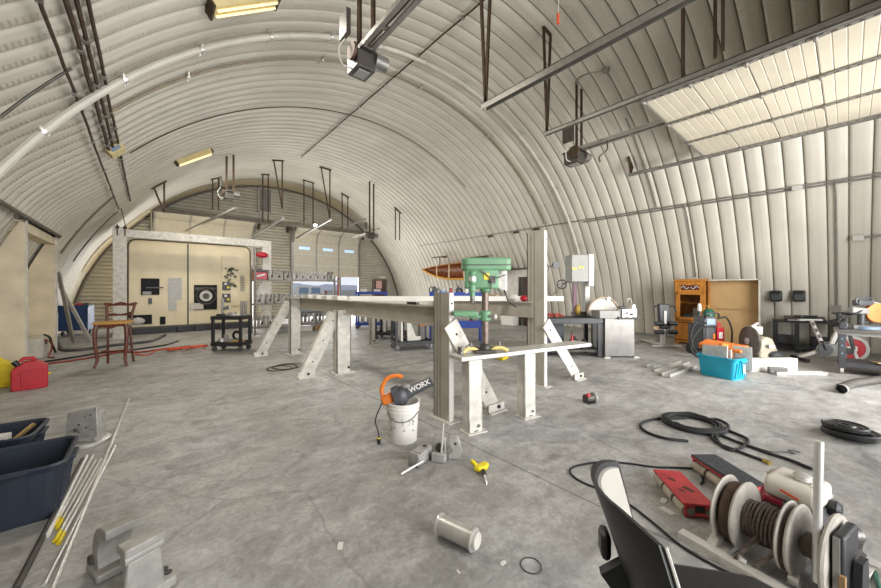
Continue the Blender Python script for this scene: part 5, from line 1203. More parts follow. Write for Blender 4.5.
# canoe lying on its side in brackets
pa, pb = AX(423, 271.5, 10.9), AX(511, 262, 10.9); Lc = (pa-pb).length
t = thing('canoe', 'varnished wooden canoe hung on its side high on the right wall', 'canoe', ((pa.x+pb.x)/2, (pa.y+pb.y)/2, (pa.z+pb.z)/2-.12), 0)
def hull(s, v, off=0.0):
    u = 2*s-1; w_ = max(1-abs(u)**2.3, 0.0); a_ = PI*v                    # v across the girth
    by = u*Lc/2; bw = .40*w_+.012; dp = .34*w_+.03
    return V((-.02+ (math.sin(a_)*(dp-off)), by, math.cos(a_)*(bw-off)*(1.0 if math.cos(a_) < 0 else .8)+.16*abs(u)**3))
def hs(s, v):
    p_ = hull(s, v); n_ = V((-math.sin(PI*v), 0, -math.cos(PI*v))); return p_, n_
MB().sheet(hs, 36, 14, .012).build('hull', [M['canoe_out']], t)
M['gun'] = wood('pale ochre wood', 'd6a23e', 'b07a22', axis=1)
def hs2(s, v): p_ = hull(s, v, .016); return p_, V((-math.sin(PI*v), 0, -math.cos(PI*v)))
MB().sheet(lambda s, v: hs2(.01+.98*s, .02+.96*v), 36, 14, .004).build('lining', M['canoe_in'], t)
for v in (0, 1): MB().tube([hull(i/30, v)+V((-.012, 0, 0)) for i in range(31)], (.022 if v == 0 else .055), 8).build('gunwale', M['oak' if v == 0 else 'gun'], t)
for s in (.30, .46, .64, .8): a_, b_ = hull(s, 0), hull(s, 1); MB().bar(a_+V((.0, 0, 0)), b_, .09, .02, up=(1, 0, 0)).build('thwart', M['ply'], t)
for i in range(16): s = .08+i*.056; MB().tube([hull(s, j/10, .02) for j in range(11)], .010, 5).build('rib', M['canoe_out'], t)
for k, (px, lab) in enumerate(((440.5, 'left dark hanger bracket above the canoe'), (480, 'right dark hanger bracket above the canoe'))):
    q = AX(px, 257, 10.9); zz_ = vault_z(10.98); mb = MB(); mb.bar((-.05, -.55, 0), (-.05, .55, 0), .05, .05); mb.bar((-.05, 0, 0), (-.05, 0, -.40), .03, .03); mb.bar((-.08, 0, 0), (XC+math.sqrt(RB**2-(q.z-ZC)**2)-10.9, 0, 0), .04, .04)
    tag(mb.build('wall_bracket', M['rust'], loc=(10.9, q.y, q.z)), lab, 'bracket')

# ================================================================ RIGHT SIDE
# weight bench machine
w0 = V((10.05, 3.05, 0)); t = thing('weight_machine', 'black and grey home gym upright with padded back standing by the right wall', 'gym machine', w0, CA)
MB().bb((-.30, -.06, .02), (.42, .0, .07)).build('base_tube', M['greylight'], t); MB().bb((-.04, -.06, .05), (.04, 1.0, .09)).build('base_tube', M['greylight'], t); MB().bb((-.36, .9, .02), (.36, .96, .07)).build('base_tube', M['greylight'], t)
MB().bb((-.05, .0, .05), (.06, .08, .80)).build('upright', M['greylight'], t)
MB().box((0, .0, .80), (.30, .10, .64), (-.08, 0, 0)).build('back_pad', M['black'], t, bevel=.03)
MB().bb((-.03, -.065, .62), (.03, -.05, .94)).build('label_strip', M['white_clean'], t)
for z in (.62, .40):
    for s in (-1, 1): MB().cyl((s*.06, -.08, z), (s*.28, -.08, z), .055, n=16).build('roller_pad', M['black'], t, bevel=.01)
for s in (-1, 1): MB().tube(smooth([(s*.14, 0, 1.06), (s*.24, -.02, 1.05), (s*.29, -.05, .93)]), .016, 8).build('handle', M['black'], t)
MB().lathe([(.02, -.02), (.07, -.02), (.07, .02), (.02, .02)], (-.22, -.02, .52), (0, 1, 0), 16).build('pulley', mat('tan pulley', 'a58f72', .5), t)
# oak cabinet + hardboard unit
q0 = G(675, 343.3); RC = RAD(-86); t = thing('glass_cabinet', 'honey oak cabinet with a glazed door against the right wall', 'cabinet', q0, RC)
W, D, H = .68, .42, 1.70
mb = MB(); mb.bb((0, 0, .05), (.04, D, H)); mb.bb((W-.04, 0, .05), (W, D, H)); mb.bb((0, D-.03, .05), (W, D, H)); mb.bb((0, 0, .05), (W, D, .10)); mb.bb((0, .02, .60), (W, D, .64)); mb.bb((0, 0, H-.05), (W, D, H)); mb.bb((0, .02, 1.10), (W, D, 1.12)); mb.build('carcass', M['oak'], t)
MB().bb((-.03, -.04, H-.01), (W+.03, D+.02, H+.06)).build('cornice', M['oak'], t, bevel=.015); MB().bb((0, -.02, 1.42), (W, .02, H-.01)).build('frieze', M['oak'], t)
MB().bb((.14, -.028, 1.47), (W-.14, -.018, 1.60)).build('carved_panel', M['mahog'], t, bevel=.01)
mb = MB()
for s in (-1, 1): mb.tube(smooth([(W/2+s*.19, -.035, 1.53), (W/2+s*.14, -.035, 1.57), (W/2+s*.08, -.035, 1.50), (W/2+s*.02, -.035, 1.54)]), .01, 6)
mb.build('carved_scroll', M['greylight'], t)
d_ = MB(); d_.bb((.03, -.03, .66), (.12, .0, 1.42)); d_.bb((W-.12, -.03, .66), (W-.03, .0, 1.42)); d_.bb((.03, -.03, 1.34), (W-.03, .0, 1.42)); d_.bb((.03, -.03, .66), (W-.03, .0, .74)); d_ = d_.build('glazed_door', M['oak'], t, bevel=.006)
gl = bpy.data.materials.new('clear glass'); gl.use_nodes = True; b_ = gl.node_tree.nodes['Principled BSDF']; b_.inputs['Transmission Weight'].default_value = 1; b_.inputs['Roughness'].default_value = .02; b_.inputs['IOR'].default_value = 1.1; b_.inputs['Base Color'].default_value = (.75, .72, .66, 1)
MB().bb((.11, -.018, .73), (W-.11, -.012, 1.35)).build('pane', gl, d_)
for s in (0, 1):
    e_ = MB().bb((.04+s*.305, -.03, .12), (.335+s*.305, 0, .58)).build('lower_door', M['oak'], t, bevel=.008); MB().bb((.08+s*.305, -.036, .18), (.295+s*.305, -.028, .52)).build('raised_panel', M['oak'], e_, bevel=.012); MB().ball((.31+s*.06, -.045, .36), .012, 8).build('knob', M['dark_steel'], e_)
mb = MB(); 
for x in (.0, W-.08): mb.bb((x, -.02, 0), (x+.08, D, .06))
mb.build('plinth', M['oak'], t)
for k, (x, s, m, lab) in enumerate(((.30, (.16, .12, .16), 'screen_blue', 'bluish box behind the oak cabinet glass'), (.56, (.14, .1, .34), 'white_clean', 'white upright card behind the oak cabinet glass'), (.46, (.1, .1, .2), 'grey', 'grey box behind the oak cabinet glass'))):
    tag(blk(*s).build('box', M[m], loc=on(q0, RC, x*.8, .2, .64), rz=RC), lab, 'box')
q1 = on(q0, RC, .72, .02, 0); t = thing('hardboard_unit', 'large tan hardboard-backed unit with a pale edge, right of the oak cabinet', 'unit', q1, RC)
W2, H2 = 1.0, 1.74
MB().bb((.02, .22, .03), (W2-.02, .25, H2-.02)).build('back_panel', M['card'], t); 
MB().prism(rrect(0, 0, W2, H2, .05, which=(1, 0, 0, 0)), .25, .29).build('outer_panel', M['white_worn'], t)
mb = MB(); mb.bb((W2-.03, .0, .0), (W2, .29, H2)); mb.build('side_panel', M['white_worn'], t); MB().bb((0, 0, H2-.03), (W2, .29, H2)).build('top_panel', M['white_worn'], t); MB().bb((0, .0, 0), (.02, .29, H2)).build('side_panel', M['oak'], t)
MB().bb((.02, .19, .98), (W2-.03, .22, 1.0)).build('rail', M['ply'], t); MB().bb((0, 0, 0), (W2, .29, .04)).build('bottom_panel', M['card'], t)
# turquoise tote and its contents
BT = V((7.50, 1.46, 0)); rzt = RAD(254)
p0, p1 = G(699, 374), G(733, 381); rzt = math.atan2((p1-p0).y, (p1-p0).x); nrm = V((-(p1-p0).y, (p1-p0).x, 0)).normalized(); BT = (p0+p1)/2+nrm*.19
tote('turquoise tote heaped with panels on the floor in front of the welder', BT, rzt, .60, .44, .36, 'turq')
MB_ = lambda: MB()
o = MB().bb((-.025, -.004, .10), (.025, .004, .26)).build('tag_label', M['white_clean']); tag(o, 'small white tag on the end of the turquoise tote', 'tag'); o.location = on(BT, rzt, .37, .10, .02); 
tl = [x for x in bpy.data.objects if x.name.startswith('storage_tote') and x.parent is None][-1]
del o['label'], o['category']; o.parent = tl; o.location = (.285, .07, .0); o.rotation_euler = (0, 0, PI/2)
lidz = .42
o = thing('orange_panel', 'orange plastic panel lying tilted across the top of the turquoise tote', 'panel', on(BT, rzt, -.04, .14, .47), rzt, rot=(RAD(16), RAD(3), rzt)); MB().bb((-.34, -.12, 0), (.30, .14, .06)).build('panel', M['orange'], o, bevel=.015); MB().bb((-.33, -.125, .01), (-.30, .14, -.03)).build('lip', M['orange'], o, bevel=.006)
o = thing('orange_panel', 'orange plastic panel standing on end at the right of the turquoise tote', 'panel', on(BT, rzt, .20, .05, .16), rzt, rot=(RAD(-8), RAD(-24), rzt)); MB().bb((-.06, -.14, 0), (.0, .14, .44)).build('panel', M['orange'], o, bevel=.015); MB().bb((-.065, -.11, .05), (-.055, .11, .40)).build('ridge', M['orange'], o)
o = thing('picture_frame', 'pale framed panel leaning at the front of the turquoise tote', 'frame', on(BT, rzt, -.05, -.12, .20), rzt, rot=(RAD(-10), RAD(-4), rzt)); MB().bb((-.19, -.012, 0), (.19, .012, .33)).build('frame', M['greylight'], o, bevel=.004); MB().bb((-.16, -.016, .03), (.16, -.01, .30)).build('picture', M['paper'], o)
o = thing('picture_frame', 'second pale panel leaning at the back right of the turquoise tote', 'frame', on(BT, rzt, .24, .13, .15), rzt, rot=(RAD(10), 0, rzt+.3)); MB().bb((-.12, -.012, 0), (.12, .012, .40)).build('frame', M['greylight'], o); MB().bb((-.09, -.016, .03), (.09, -.01, .37)).build('picture', M['paper'], o)
tag(blk(.04, .03, .36).build('white_bar', M['white_clean'], loc=on(BT, rzt, .13, -.02, .12), rz=rzt), 'white bar sticking up at the front of the turquoise tote', 'bar')
# welder
WP = G(712, 356); t = thing('welder_cart', 'black and red welding machine on a cart with looped cables behind the turquoise tote', 'welder', WP, CA); 
MB().bb((-.24, -.05, .06), (.34, .5, .12)).build('cart_base', M['black_metal'], t)
for s in (-1, 1): MB().lathe([(.02, -.03), (.11, -.03), (.11, .03), (.02, .03)], (s*.26+.05, .38, .11), (1, 0, 0), 18).build('wheel', M['black_soft'], t)
MB().bb((-.22, -.02, .12), (.08, .45, .70)).build('black_case', M['black'], t, bevel=.02); MB().bb((.08, -.04, .12), (.25, .45, .64)).build('red_case', M['red'], t, bevel=.015)
MB().prism([(-.22, .66), (.10, .66), (.06, .88), (-.19, .88)], -.04, .3).build('control_head', M['greydark'], t, bevel=.02); MB().bb((-.15, -.05, .70), (.04, -.035, .83)).build('screen', M['screen_blue'], t, bevel=.004)
MB().tube(smooth([(-.20, -.06, .84), (-.21, -.1, .94), (-.06, -.1, .97), (.07, -.1, .94), (.08, -.06, .84)]), .016, 8).build('handle', M['black'], t)
MB().bb((-.15, -.03, .38), (.05, -.015, .62)).build('front_panel', M['greydark'], t); MB().box((.02, -.03, .44), (.05, .02, .12)).build('orange_marking', M['orange'], t); MB().bb((.12, -.05, .40), (.2, -.035, .54)).build('warning_label', M['white_clean'], t)
MB().tube(smooth([(-.18, -.06, .66), (-.36, -.12, .62), (-.55, -.16, .40), (-.60, -.2, .16), (-.5, -.26, .04), (-.3, -.26, .03)]), .022, 8).build('welding_cable', M['black_soft'], t)
MB().tube(smooth([(-.18, -.06, .74), (-.40, -.1, .78), (-.58, -.14, .50), (-.55, -.2, .2), (-.42, -.2, .05)]), .020, 8).build('welding_cable', M['black_soft'], t)
MB().tube(smooth([(.08, -.06, .84), (.24, -.1, .86), (.34, -.12, .60), (.32, -.14, .30)]), .018, 8).build('welding_cable', M['black_soft'], t)
o = thing('gas_cylinder', 'dark green gas cylinder standing behind the welder', 'cylinder', on(WP, CA, .56, .82, 0), CA); MB().lathe([(.12, 0), (.13, .02), (.13, .86), (.11, .95), (.05, 1.01), (.03, 1.02)], n=24).build('body', M['green_dark'], o); MB().cyl((0, 0, 1.0), (0, 0, 1.10), .025, n=10).cyl((-.06, 0, 1.07), (.05, 0, 1.07), .014, n=8).build('valve', mat('brass', 'a8853e', .35, metal=.8), o)
o = thing('regulator', 'pale regulator bottle beside the green gas cylinder', 'regulator', on(WP, CA, .32, .80, 0), CA); MB().cyl((0, 0, 0), (0, 0, .95), .03, n=10).build('stand', M['greydark'], o); MB().lathe([(.04, .95), (.045, 1.0), (.04, 1.1), (.02, 1.14)]).build('body', M['white_clean'], o)
o = thing('red_toolbox', 'red slanted box lid behind the welder on its right', 'toolbox', on(WP, CA, .42, .62, 0), CA); MB().bb((-.1, -.1, 0), (.14, .12, .62)).build('body', M['red'], o, bevel=.01); MB().prism([(-.12, .62), (.18, .62), (.2, .68), (-.12, .76)], -.12, .14).build('lid', M['red'], o)
# disc sander
q = G(752, 358); q = V((9.57, 1.33, 0)); t = thing('disc_sander', 'large grey disc on a pale machine body between the welder and the black desk', 'sander', q, CA); 
dz = .42; MB().lathe([(.02, -.025), (.30, -.02), (.31, 0), (.30, .02), (.02, .025)], (-.05, -.05, dz), (.985, -.17, 0), 36).build('disc', mat('worn disc steel', '6f6b63', .45, metal=.5, var=.3, scale=8), t)
MB().lathe([(.02, -.06), (.07, -.055), (.07, -.02), (.02, -.02)], (-.05, -.05, dz), (.985, -.17, 0), 18).build('hub', M['alu'], t)
MB().prism([(.10, .05), (.46, .05), (.50, .20), (.38, .48), (.22, .52), (.12, .40)], -.12, .14).build('motor_housing', mat('cream housing', 'c3b9a4', .5), t, bevel=.05, seg=3); MB().bb((-.02, -.08, .55), (.20, .1, .72)).build('switch_box', M['white_worn'], t, bevel=.012); MB().cyl((.05, 0, dz), (.3, -.05, dz-.1), .09, n=18).build('shaft_housing', M['alu_cast'], t)
MB().bb((-.12, -.12, .0), (.5, .16, .10)).build('base', M['dark_steel'], t, bevel=.01); MB().ball((.42, -.14, .14), (.16, .1, .09), 10).build('belt_cover', M['greydark'], t); MB().bb((.22, -.19, .3), (.34, -.16, .36)).build('plate', M['white_clean'], t)
MB().cyl((.0, -.02, .70), (.16, .0, .78), .03, n=10).build('knob', M['alu_bright'], t)
# white box beam and channels on the floor
p, q = G(749, 373), G(798, 371.5); p = G(750, 372); d = q-p
tag(MB().bb((0, 0, 0), (d.length, .12, .235)).build('box_beam', M['white'], loc=p, rz=math.atan2(d.y, d.x), bevel=.006), 'white box beam lying on the floor in front of the disc machine', 'beam')
p, q = G(777, 375.5), G(828, 376); d = q-p; t = thing('channel', 'long low pale channel lying in front of the white box beam', 'channel', p, math.atan2(d.y, d.x))
MB().bb((0, 0, 0), (d.length, .10, .012)).bb((0, 0, 0), (d.length, .012, .06)).bb((0, .088, 0), (d.length, .1, .06)).build('profile', M['alu'], t)
p, q = G(770, 372), G(780, 375); d = q-p; tag(MB().bb((0, 0, 0), (.24, .1, .12)).build('angle_offcut', M['steel'], loc=G(770, 374), rz=CA-.4), 'short dark angle offcut at the left end of the low channel', 'offcut')
for k, (a_, b_, w_, h_, lab) in enumerate((((654, 369.5), (672, 366), .14, .07, 'leftmost of the three aluminium channels by the turquoise tote'), ((664, 374), (690, 364), .16, .05, 'long aluminium channel in the middle of the three by the turquoise tote'), ((670, 378), (697, 368.5), .13, .06, 'nearest of the three aluminium channels by the turquoise tote'))):
    p, q = G(*a_), G(*b_); d = q-p; t = thing('channel', lab, 'channel', p, math.atan2(d.y, d.x)); MB().bb((0, 0, 0), (d.length, w_, .012)).bb((0, 0, 0), (d.length, .012, h_)).bb((0, w_-.012, 0), (d.length, w_, h_)).build('profile', M['alu'], t)
# black desk
q = G(775, 351); rzd = RAD(-83); t = thing('black_desk', 'black metal desk with flat panels on it against the right wall', 'desk', q, rzd)
MB().bb((-.04, 0, .70), (1.10, .55, .745)).build('desk_top', M['black'], t, bevel=.004)
for x in (0, .36, 1.02): MB().bb((x-.03, .0, 0), (x+.05, .07, .70)).build('leg', M['black_metal'], t); 
for x in (0, 1.02): MB().bb((x-.03, .48, 0), (x+.05, .55, .70)).build('leg', M['black_metal'], t)
MB().bb((0, .1, .12), (1.06, .52, .16)).build('lower_shelf', M['black_metal'], t)
o = thing('flat_panel', 'flat black panel lying on the left of the black desk', 'panel', on(q, rzd, .52, .28, .748), rzd, rot=(RAD(8), 0, rzd)); MB().bb((-.36, -.2, 0.02), (.32, .2, .07)).build('panel', M['black'], o, bevel=.01); MB().bb((-.30, -.205, .03), (-.02, -.199, .05)).build('white_marks', M['greylight'], o)
o = thing('keyboard_tray', 'tilted black tray on the right of the black desk', 'tray', on(q, rzd, .95, .25, .748), rzd, rot=(0, RAD(-28), rzd)); MB().bb((-.02, -.15, .0), (.34, .15, .03)).build('tray', M['greydark'], o, bevel=.008); MB().bb((0, -.14, .03), (.3, .14, .038)).build('keys', M['black'], o)
for k, (x, m, lab) in enumerate(((.2, 'greydark', 'dark case on the lower shelf of the black desk, at the left'), (.75, 'black', 'black case on the lower shelf of the black desk, at the right'))): tag(blk(.3, .25, .22).build('case', M[m], loc=on(q, rzd, x, .3, .162), rz=rzd, bevel=.02), lab, 'case')
# exercise bike
q = V((10.55, .62, 0)); qa, qb = G(805, 361), G(860, 364); rzk = math.atan2((qb-qa).y, (qb-qa).x); t = thing('exercise_bike', 'white and grey spin bike with a red flywheel in front of the black desk', 'exercise bike', qa, rzk)
k_ = 1/1.0; L_ = (qb-qa).length
MB().bb((-.12, -.26, .02), (-.05, .26, .08)).build('rear_foot', M['black_metal'], t, bevel=.008); MB().bb((L_-.02, -.26, .02), (L_+.05, .26, .08)).build('front_foot', M['black_metal'], t, bevel=.008)
MB().bar((-.1, 0, .07), (.32, 0, .28), .06, .06).bar((.32, 0, .28), (L_-.05, 0, .30), .06, .10).bar((.4, 0, .33), (L_-.32, 0, .70), .06, .07).bar((L_-.05, 0, .1), (L_-.20, 0, .55), .06, .06).build('frame', M['white_clean'], t, bevel=.01)
MB().bar((.30, 0, .28), (.10, 0, .84), .06, .05, up=(0, 1, 0)).build('seat_post', M['white_clean'], t, bevel=.008); 
for i in range(4): MB().box((.255-.045*i, -.034, .40+.125*i), (.03, .004, .07), (0, -.33, 0)).build('post_marking', M['black'], t)
MB().bb((-.10, -.035, .845), (.26, .035, .875)).build('seat_slide', M['white_clean'], t)
MB().prism([(-.14, -.10), (-.10, -.12), (.05, -.05), (.2, -.03), (.2, .03), (.05, .05), (-.10, .12), (-.14, .10)], .89, .95, 'xy').build('saddle', M['black'], t, bevel=.02)
g_ = MB(); g_.prism(rrect(.15, .13, .66, .38, .12), -.06, -.02); g_.build('chain_guard', M['grey'], t, bevel=.01); MB().lathe([(.02, -.01), (.115, -.01), (.115, .012), (.02, .012)], (.29, -.065, .26), (0, 1, 0), 26).build('crank_disc', M['greydark'], t); MB().bb((.50, -.066, .20), (.72, -.058, .31)).build('guard_inset', M['black'], t, bevel=.004)
MB().bar((.29, -.09, .26), (.24, -.09, .42), .03, .02).bb((.19, -.20, .41), (.29, -.10, .44)).build('crank', M['black'], t)
f_ = MB().lathe([(.20, -.02), (.255, -.025), (.255, .025), (.20, .02)], (L_-.12, 0, .30), (0, 1, 0), 36, closed=True).build('flywheel_rim', M['greylight'], t); MB().lathe([(.001, -.012), (.205, -.012), (.205, .012), (.001, .012)], (L_-.12, 0, .30), (0, 1, 0), 30).build('flywheel_disc', M['red'], f_)
MB().bar((L_-.12, -.04, .30), (L_-.2, -.04, .72), .05, .03, up=(0, 1, 0)).build('fork', M['black'], t); MB().bar((L_-.22, 0, .62), (L_-.30, 0, .98), .05, .05, up=(0, 1, 0)).build('bar_post', M['white_clean'], t)
hb = MB(); 
for s in (-1, 1): hb.tube(smooth([(L_-.34, s*.05, 1.0), (L_-.2, s*.2, 1.0), (L_+.0, s*.2, 1.02), (L_+.12, s*.18, 1.05)]), .018, 8)
hb.bar((L_-.36, -.1, 1.0), (L_-.36, .1, 1.0), .04, .03); hb.build('handlebar', M['black'], t)
MB().lathe([(.04, 0), (.045, .12), (.035, .14)], (L_-.34, -.05, .86)).build('bottle', M['greydark'], t)
# saw table
q = G(842, 373.5); rzs = RAD(-88); t = thing('work_table', 'wheeled grey steel work table cut off by the right edge of the picture', 'table', q, rzs)
MB().bb((-.10, -.05, .735), (1.5, .72, .775)).build('table_top', M['steel'], t, bevel=.012); MB().bb((-.05, 0, .68), (1.45, .66, .735)).build('apron', M['grey'], t)
for x, y_ in ((.0, .0), (.0, .6), (1.35, .0), (1.35, .6)):
    l_ = MB().bb((x-.035, y_-.035, .10), (x+.045, y_+.045, .70)).build('leg', M['greydark'], t); MB().lathe([(.015, -.02), (.055, -.02), (.055, .02), (.015, .02)], (x, y_, .055), (1, 0, 0), 16).build('caster', M['greylight'], l_)
MB().bb((-.04, -.03, .14), (1.45, .66, .20)).build('lower_shelf', M['greydark'], t)
for z in (.36, .5, .62): MB().cyl((.0, -.045, z), (0, -.03, z), .014, n=8).build('bolt', M['screen_blue'], t)
o = thing('miter_saw', 'miter saw with an orange blade guard on the wheeled work table', 'saw', V((9.86, -.19, .777)), CA)
MB().lathe([(.02, 0), (.19, 0), (.19, .05), (.02, .06)], n=24).build('turntable', M['screen_blue'], o); MB().bb((-.26, -.05, .0), (.26, .10, .07)).build('base', M['steel'], o, bevel=.01)
MB().cyl((.0, .06, .06), (.0, .06, .36), .05, n=14).build('arm_post', M['greydark'], o); MB().box((-.10, .02, .33), (.30, .10, .11), (0, .08, 0)).build('arm', M['grey'], o, bevel=.02); MB().box((-.02, .02, .47), (.26, .12, .10)).build('motor', M['greydark'], o, bevel=.02)
MB().tube(smooth([(-.14, .0, .44), (-.16, .0, .54), (.0, .0, .56), (.12, 0, .54), (.14, 0, .46)]), .016, 8).build('carry_handle', M['greydark'], o)
MB().lathe([(.02, -.03), (.17, -.03), (.175, 0), (.17, .03), (.02, .03)], (.21, .0, .29), (.2, 1, 0), 28).build('blade_guard', M['orange'], o); MB().lathe([(.08, .04), (.18, .04), (.19, .075), (.08, .075)], (.21, .0, .30), (.2, 1, 0), 28).build('upper_guard', M['alu'], o)
MB().tube(smooth([(.0, .0, .38), (-.3, -.05, .24), (-.5, -.06, .22)]), .018, 8).build('feed_handle', M['black'], o)
o = thing('cordless_drill', 'dark hand tool lying at the left end of the wheeled work table', 'tool', on(q, rzs, .02, .15, .777), rzs); MB().box((0, 0, .06), (.10, .08, .12), (0, .2, 0)).build('body', M['greydark'], o, bevel=.015); MB().cyl((-.02, 0, .12), (.02, 0, .18), .03, n=12).build('chuck', M['black'], o)
tag(MB().box((0, 0, .03), (.30, .2, .012), (.0, .06, 0)).build('plate', M['ply'], loc=on(q, rzs, .5, .2, .2), rz=rzs+.4), 'pale plate lying on the lower shelf of the wheeled work table', 'plate')
# flexible ducts
M['foil'] = mat('ribbed foil', '625f59', .42, metal=.45, var=.25, scale=30)
def duct(label, a_, b_, r, kink=0.0, m='foil'):
    p, q_ = G(*a_, r), G(*b_, r); t = thing('duct_hose', label, 'duct', (p.x, p.y, 0)); n = 60; d = q_-p; sd = V((-d.y, d.x, 0)).normalized()
    pts = [p-V((p.x, p.y, 0))+d*(i/n)+sd*kink*math.sin(PI*i/n*2) for i in range(n+1)]
    MB().tube(pts, [r*(1.0 if i % 2 else .84) for i in range(n+1)], 16, cap=False).build('ribbed_tube', M[m], t); mb = MB(); mb.tube([pts[0]-d*.012, pts[0], pts[1]], [r*1.03, r*1.05, r*1.03], 16, cap=False); mb.build('cuff', M['alu'], t)
    MB().lathe([(.001, .01), (r*.85, .012)], pts[0]+d.normalized()*.03, d, 14).build('dark_bore', M['black'], t)
    return t
duct('grey ribbed exhaust duct on the floor below the wheeled work table', (842, 389), (893, 374), .062, .05)
duct('thin dark pipe beside the ribbed exhaust duct', (839, 385.5), (862, 381.5), .028, 0, 'kraft')
# weight plates
def plate(label, px, py, z, r, th, g=None):
    o = thing('weight_plate', label, 'weight plate', G(px, py, z)); MB().lathe([(.026, 0), (.04, .0), (r*.5, .0), (r*.9, -.0), (r, .008), (r, th-.008), (r*.94, th), (r*.86, th-.012), (r*.46, th-.012), (r*.40, th), (.05, th), (.026, th)], n=40, closed=True).build('iron_disc', M['black'], o)
    for k in range(3): a_ = RAD(120*k+20); MB().box((r*.66*math.cos(a_), r*.66*math.sin(a_), th-.006), (r*.2, r*.10, .012), (0, 0, a_+PI/2)).build('grip_rim', M['greydark'], o)
    return o
plate('bottom black weight plate of the stack at the right edge', 850, 435.5, .0, .205, .045); plate('middle black weight plate of the stack at the right edge', 851, 434, .046, .20, .045); plate('smaller top black weight plate of the stack at the right edge', 845, 428, .094, .165, .04)
tag(MB().ring((0, 0, .002), .30, .006, n=30, m=4).build('floor_ring', mat('faint grey mark', '85817a', .9), loc=G(815, 411)), 'faint round stain ring on the floor near the weight plates', 'stain')
bpy.data.objects.remove(bpy.data.objects['floor_ring'])

# ================================================================ HOSE COIL AND CABLES
HCc = G(692, 425); t = thing('hose_coil', 'coiled black hose with two long trailing ends on the floor right of centre', 'hose', HCc)
pts = []; n = 150
for i in range(n):
    a_ = i*2*PI/22; k_ = i/22.0; lay = int(k_/3.4); w__ = (k_ % 3.4)/3.4; r = .30-.10*(w__ if lay % 2 == 0 else 1-w__); pts.append((r*math.cos(a_)+.012*math.sin(i*.13), r*math.sin(a_)*.98, .013+.024*lay+random.uniform(-.002, .002)))
MB().tube(smooth(pts, 3), .0125, 7).build('coil', M['black_soft'], t)
def path(px, z=.014): return [G(x, y_, z)-HCc for x, y_ in px]
MB().tube(smooth(path([(688, 441), (664, 438), (645, 431), (641, 424), (655, 419), (684, 418), (700, 416), (712, 421), (716, 430), (722, 436)]), 6), .014, 7).build('outer_loop', M['black_soft'], t)
MB().tube(smooth(path([(702, 420), (716, 419), (728, 425), (724, 434), (712, 436), (718, 443), (740, 452), (766, 461.5)]), 6), .014, 7).build('trailing_end', M['black_soft'], t)
MB().tube(smooth(path([(665, 414), (690, 413), (712, 421), (728, 430), (748, 440), (736, 450), (722, 446), (716, 434), (735, 441), (765, 452), (790, 460), (812, 469)]), 6), .014, 7).build('trailing_end', M['black_soft'], t)
a_ = G(764, 460.5, .015)-HCc; b_ = G(770, 463.5, .015)-HCc; MB().cyl(a_, b_, .019, n=10).build('brass_fitting', mat('brass fitting', 'a98f4a', .35, metal=.7), t)
MB().tube(smooth(path([(728, 438), (752, 446), (770, 451.5), (785, 452), (795, 454), (788, 450), (800, 452)]), 6), .005, 6).build('thin_cord', M['greydark'], t)
def floor_cable(label, px, r, m, name='floor_cable', z=None):
    P = [G(x, y_, r+.001) for x, y_ in px]; o = P[0]; return tag(MB().tube([p-o for p in smooth(P, 7)], r, 7).build(name, M[m], loc=o), label, 'cable')
floor_cable('black cord looping from the red skate past the office chair to the bottom edge', [(698, 468.5), (676, 467.5), (655, 467), (625, 463), (600, 462), (576, 466), (570, 472), (582, 482), (618, 497), (651, 521), (680, 545), (715, 566), (766, 590)], .008, 'black_soft')
floor_cable('black cord end curling by the upper red skate', [(697, 468.5), (700, 472), (703, 480), (701, 484)], .008, 'black_soft')
floor_cable('thin black loop on the floor behind the office chair back', [(592, 470), (594, 465), (604, 463), (612, 466), (616, 474)], .007, 'black_soft')
floor_cable('dark green cable curving at the bottom right edge', [(862, 553), (872, 566), (880, 590)], .010, 'green_dark')
floor_cable('red hose running along the floor behind the wooden chair', [(46, 364), (75, 360), (100, 356), (120, 352), (140, 352), (162, 349), (190, 346)], .018, 'cablered')
floor_cable('black hose running along the floor just behind the red one', [(42, 362), (75, 357), (100, 353), (130, 350), (165, 345), (178, 341)], .018, 'black_soft')
floor_cable('thick pale hose curving out from the cream enclosure', [(57, 338), (59, 346), (66, 350), (85, 349), (115, 345), (150, 341), (165, 335)], .035, 'greydark')
t = thing('cable_heap', 'heap of orange extension cord on the floor in front of the cream machine', 'cord', G(190, 347))
mb = MB(); o0 = G(190, 347)
for k in range(7):
    P = [G(166+random.uniform(-2, 4)+i*(40/7), 349.5-i*.55+random.uniform(-1.1, 1.1), .02+.012*k) for i in range(8)]; mb.tube([p-o0 for p in smooth(P, 4)], .014, 6)
mb.build('tangled_cord', M['cableorange'], t); P = [G(x, y_, .016)-o0 for x, y_ in ((168, 349), (156, 350.5), (150, 354), (140, 355), (134, 352))]; MB().tube(smooth(P, 5), .012, 6).build('cord_end', M['cableorange'], t)

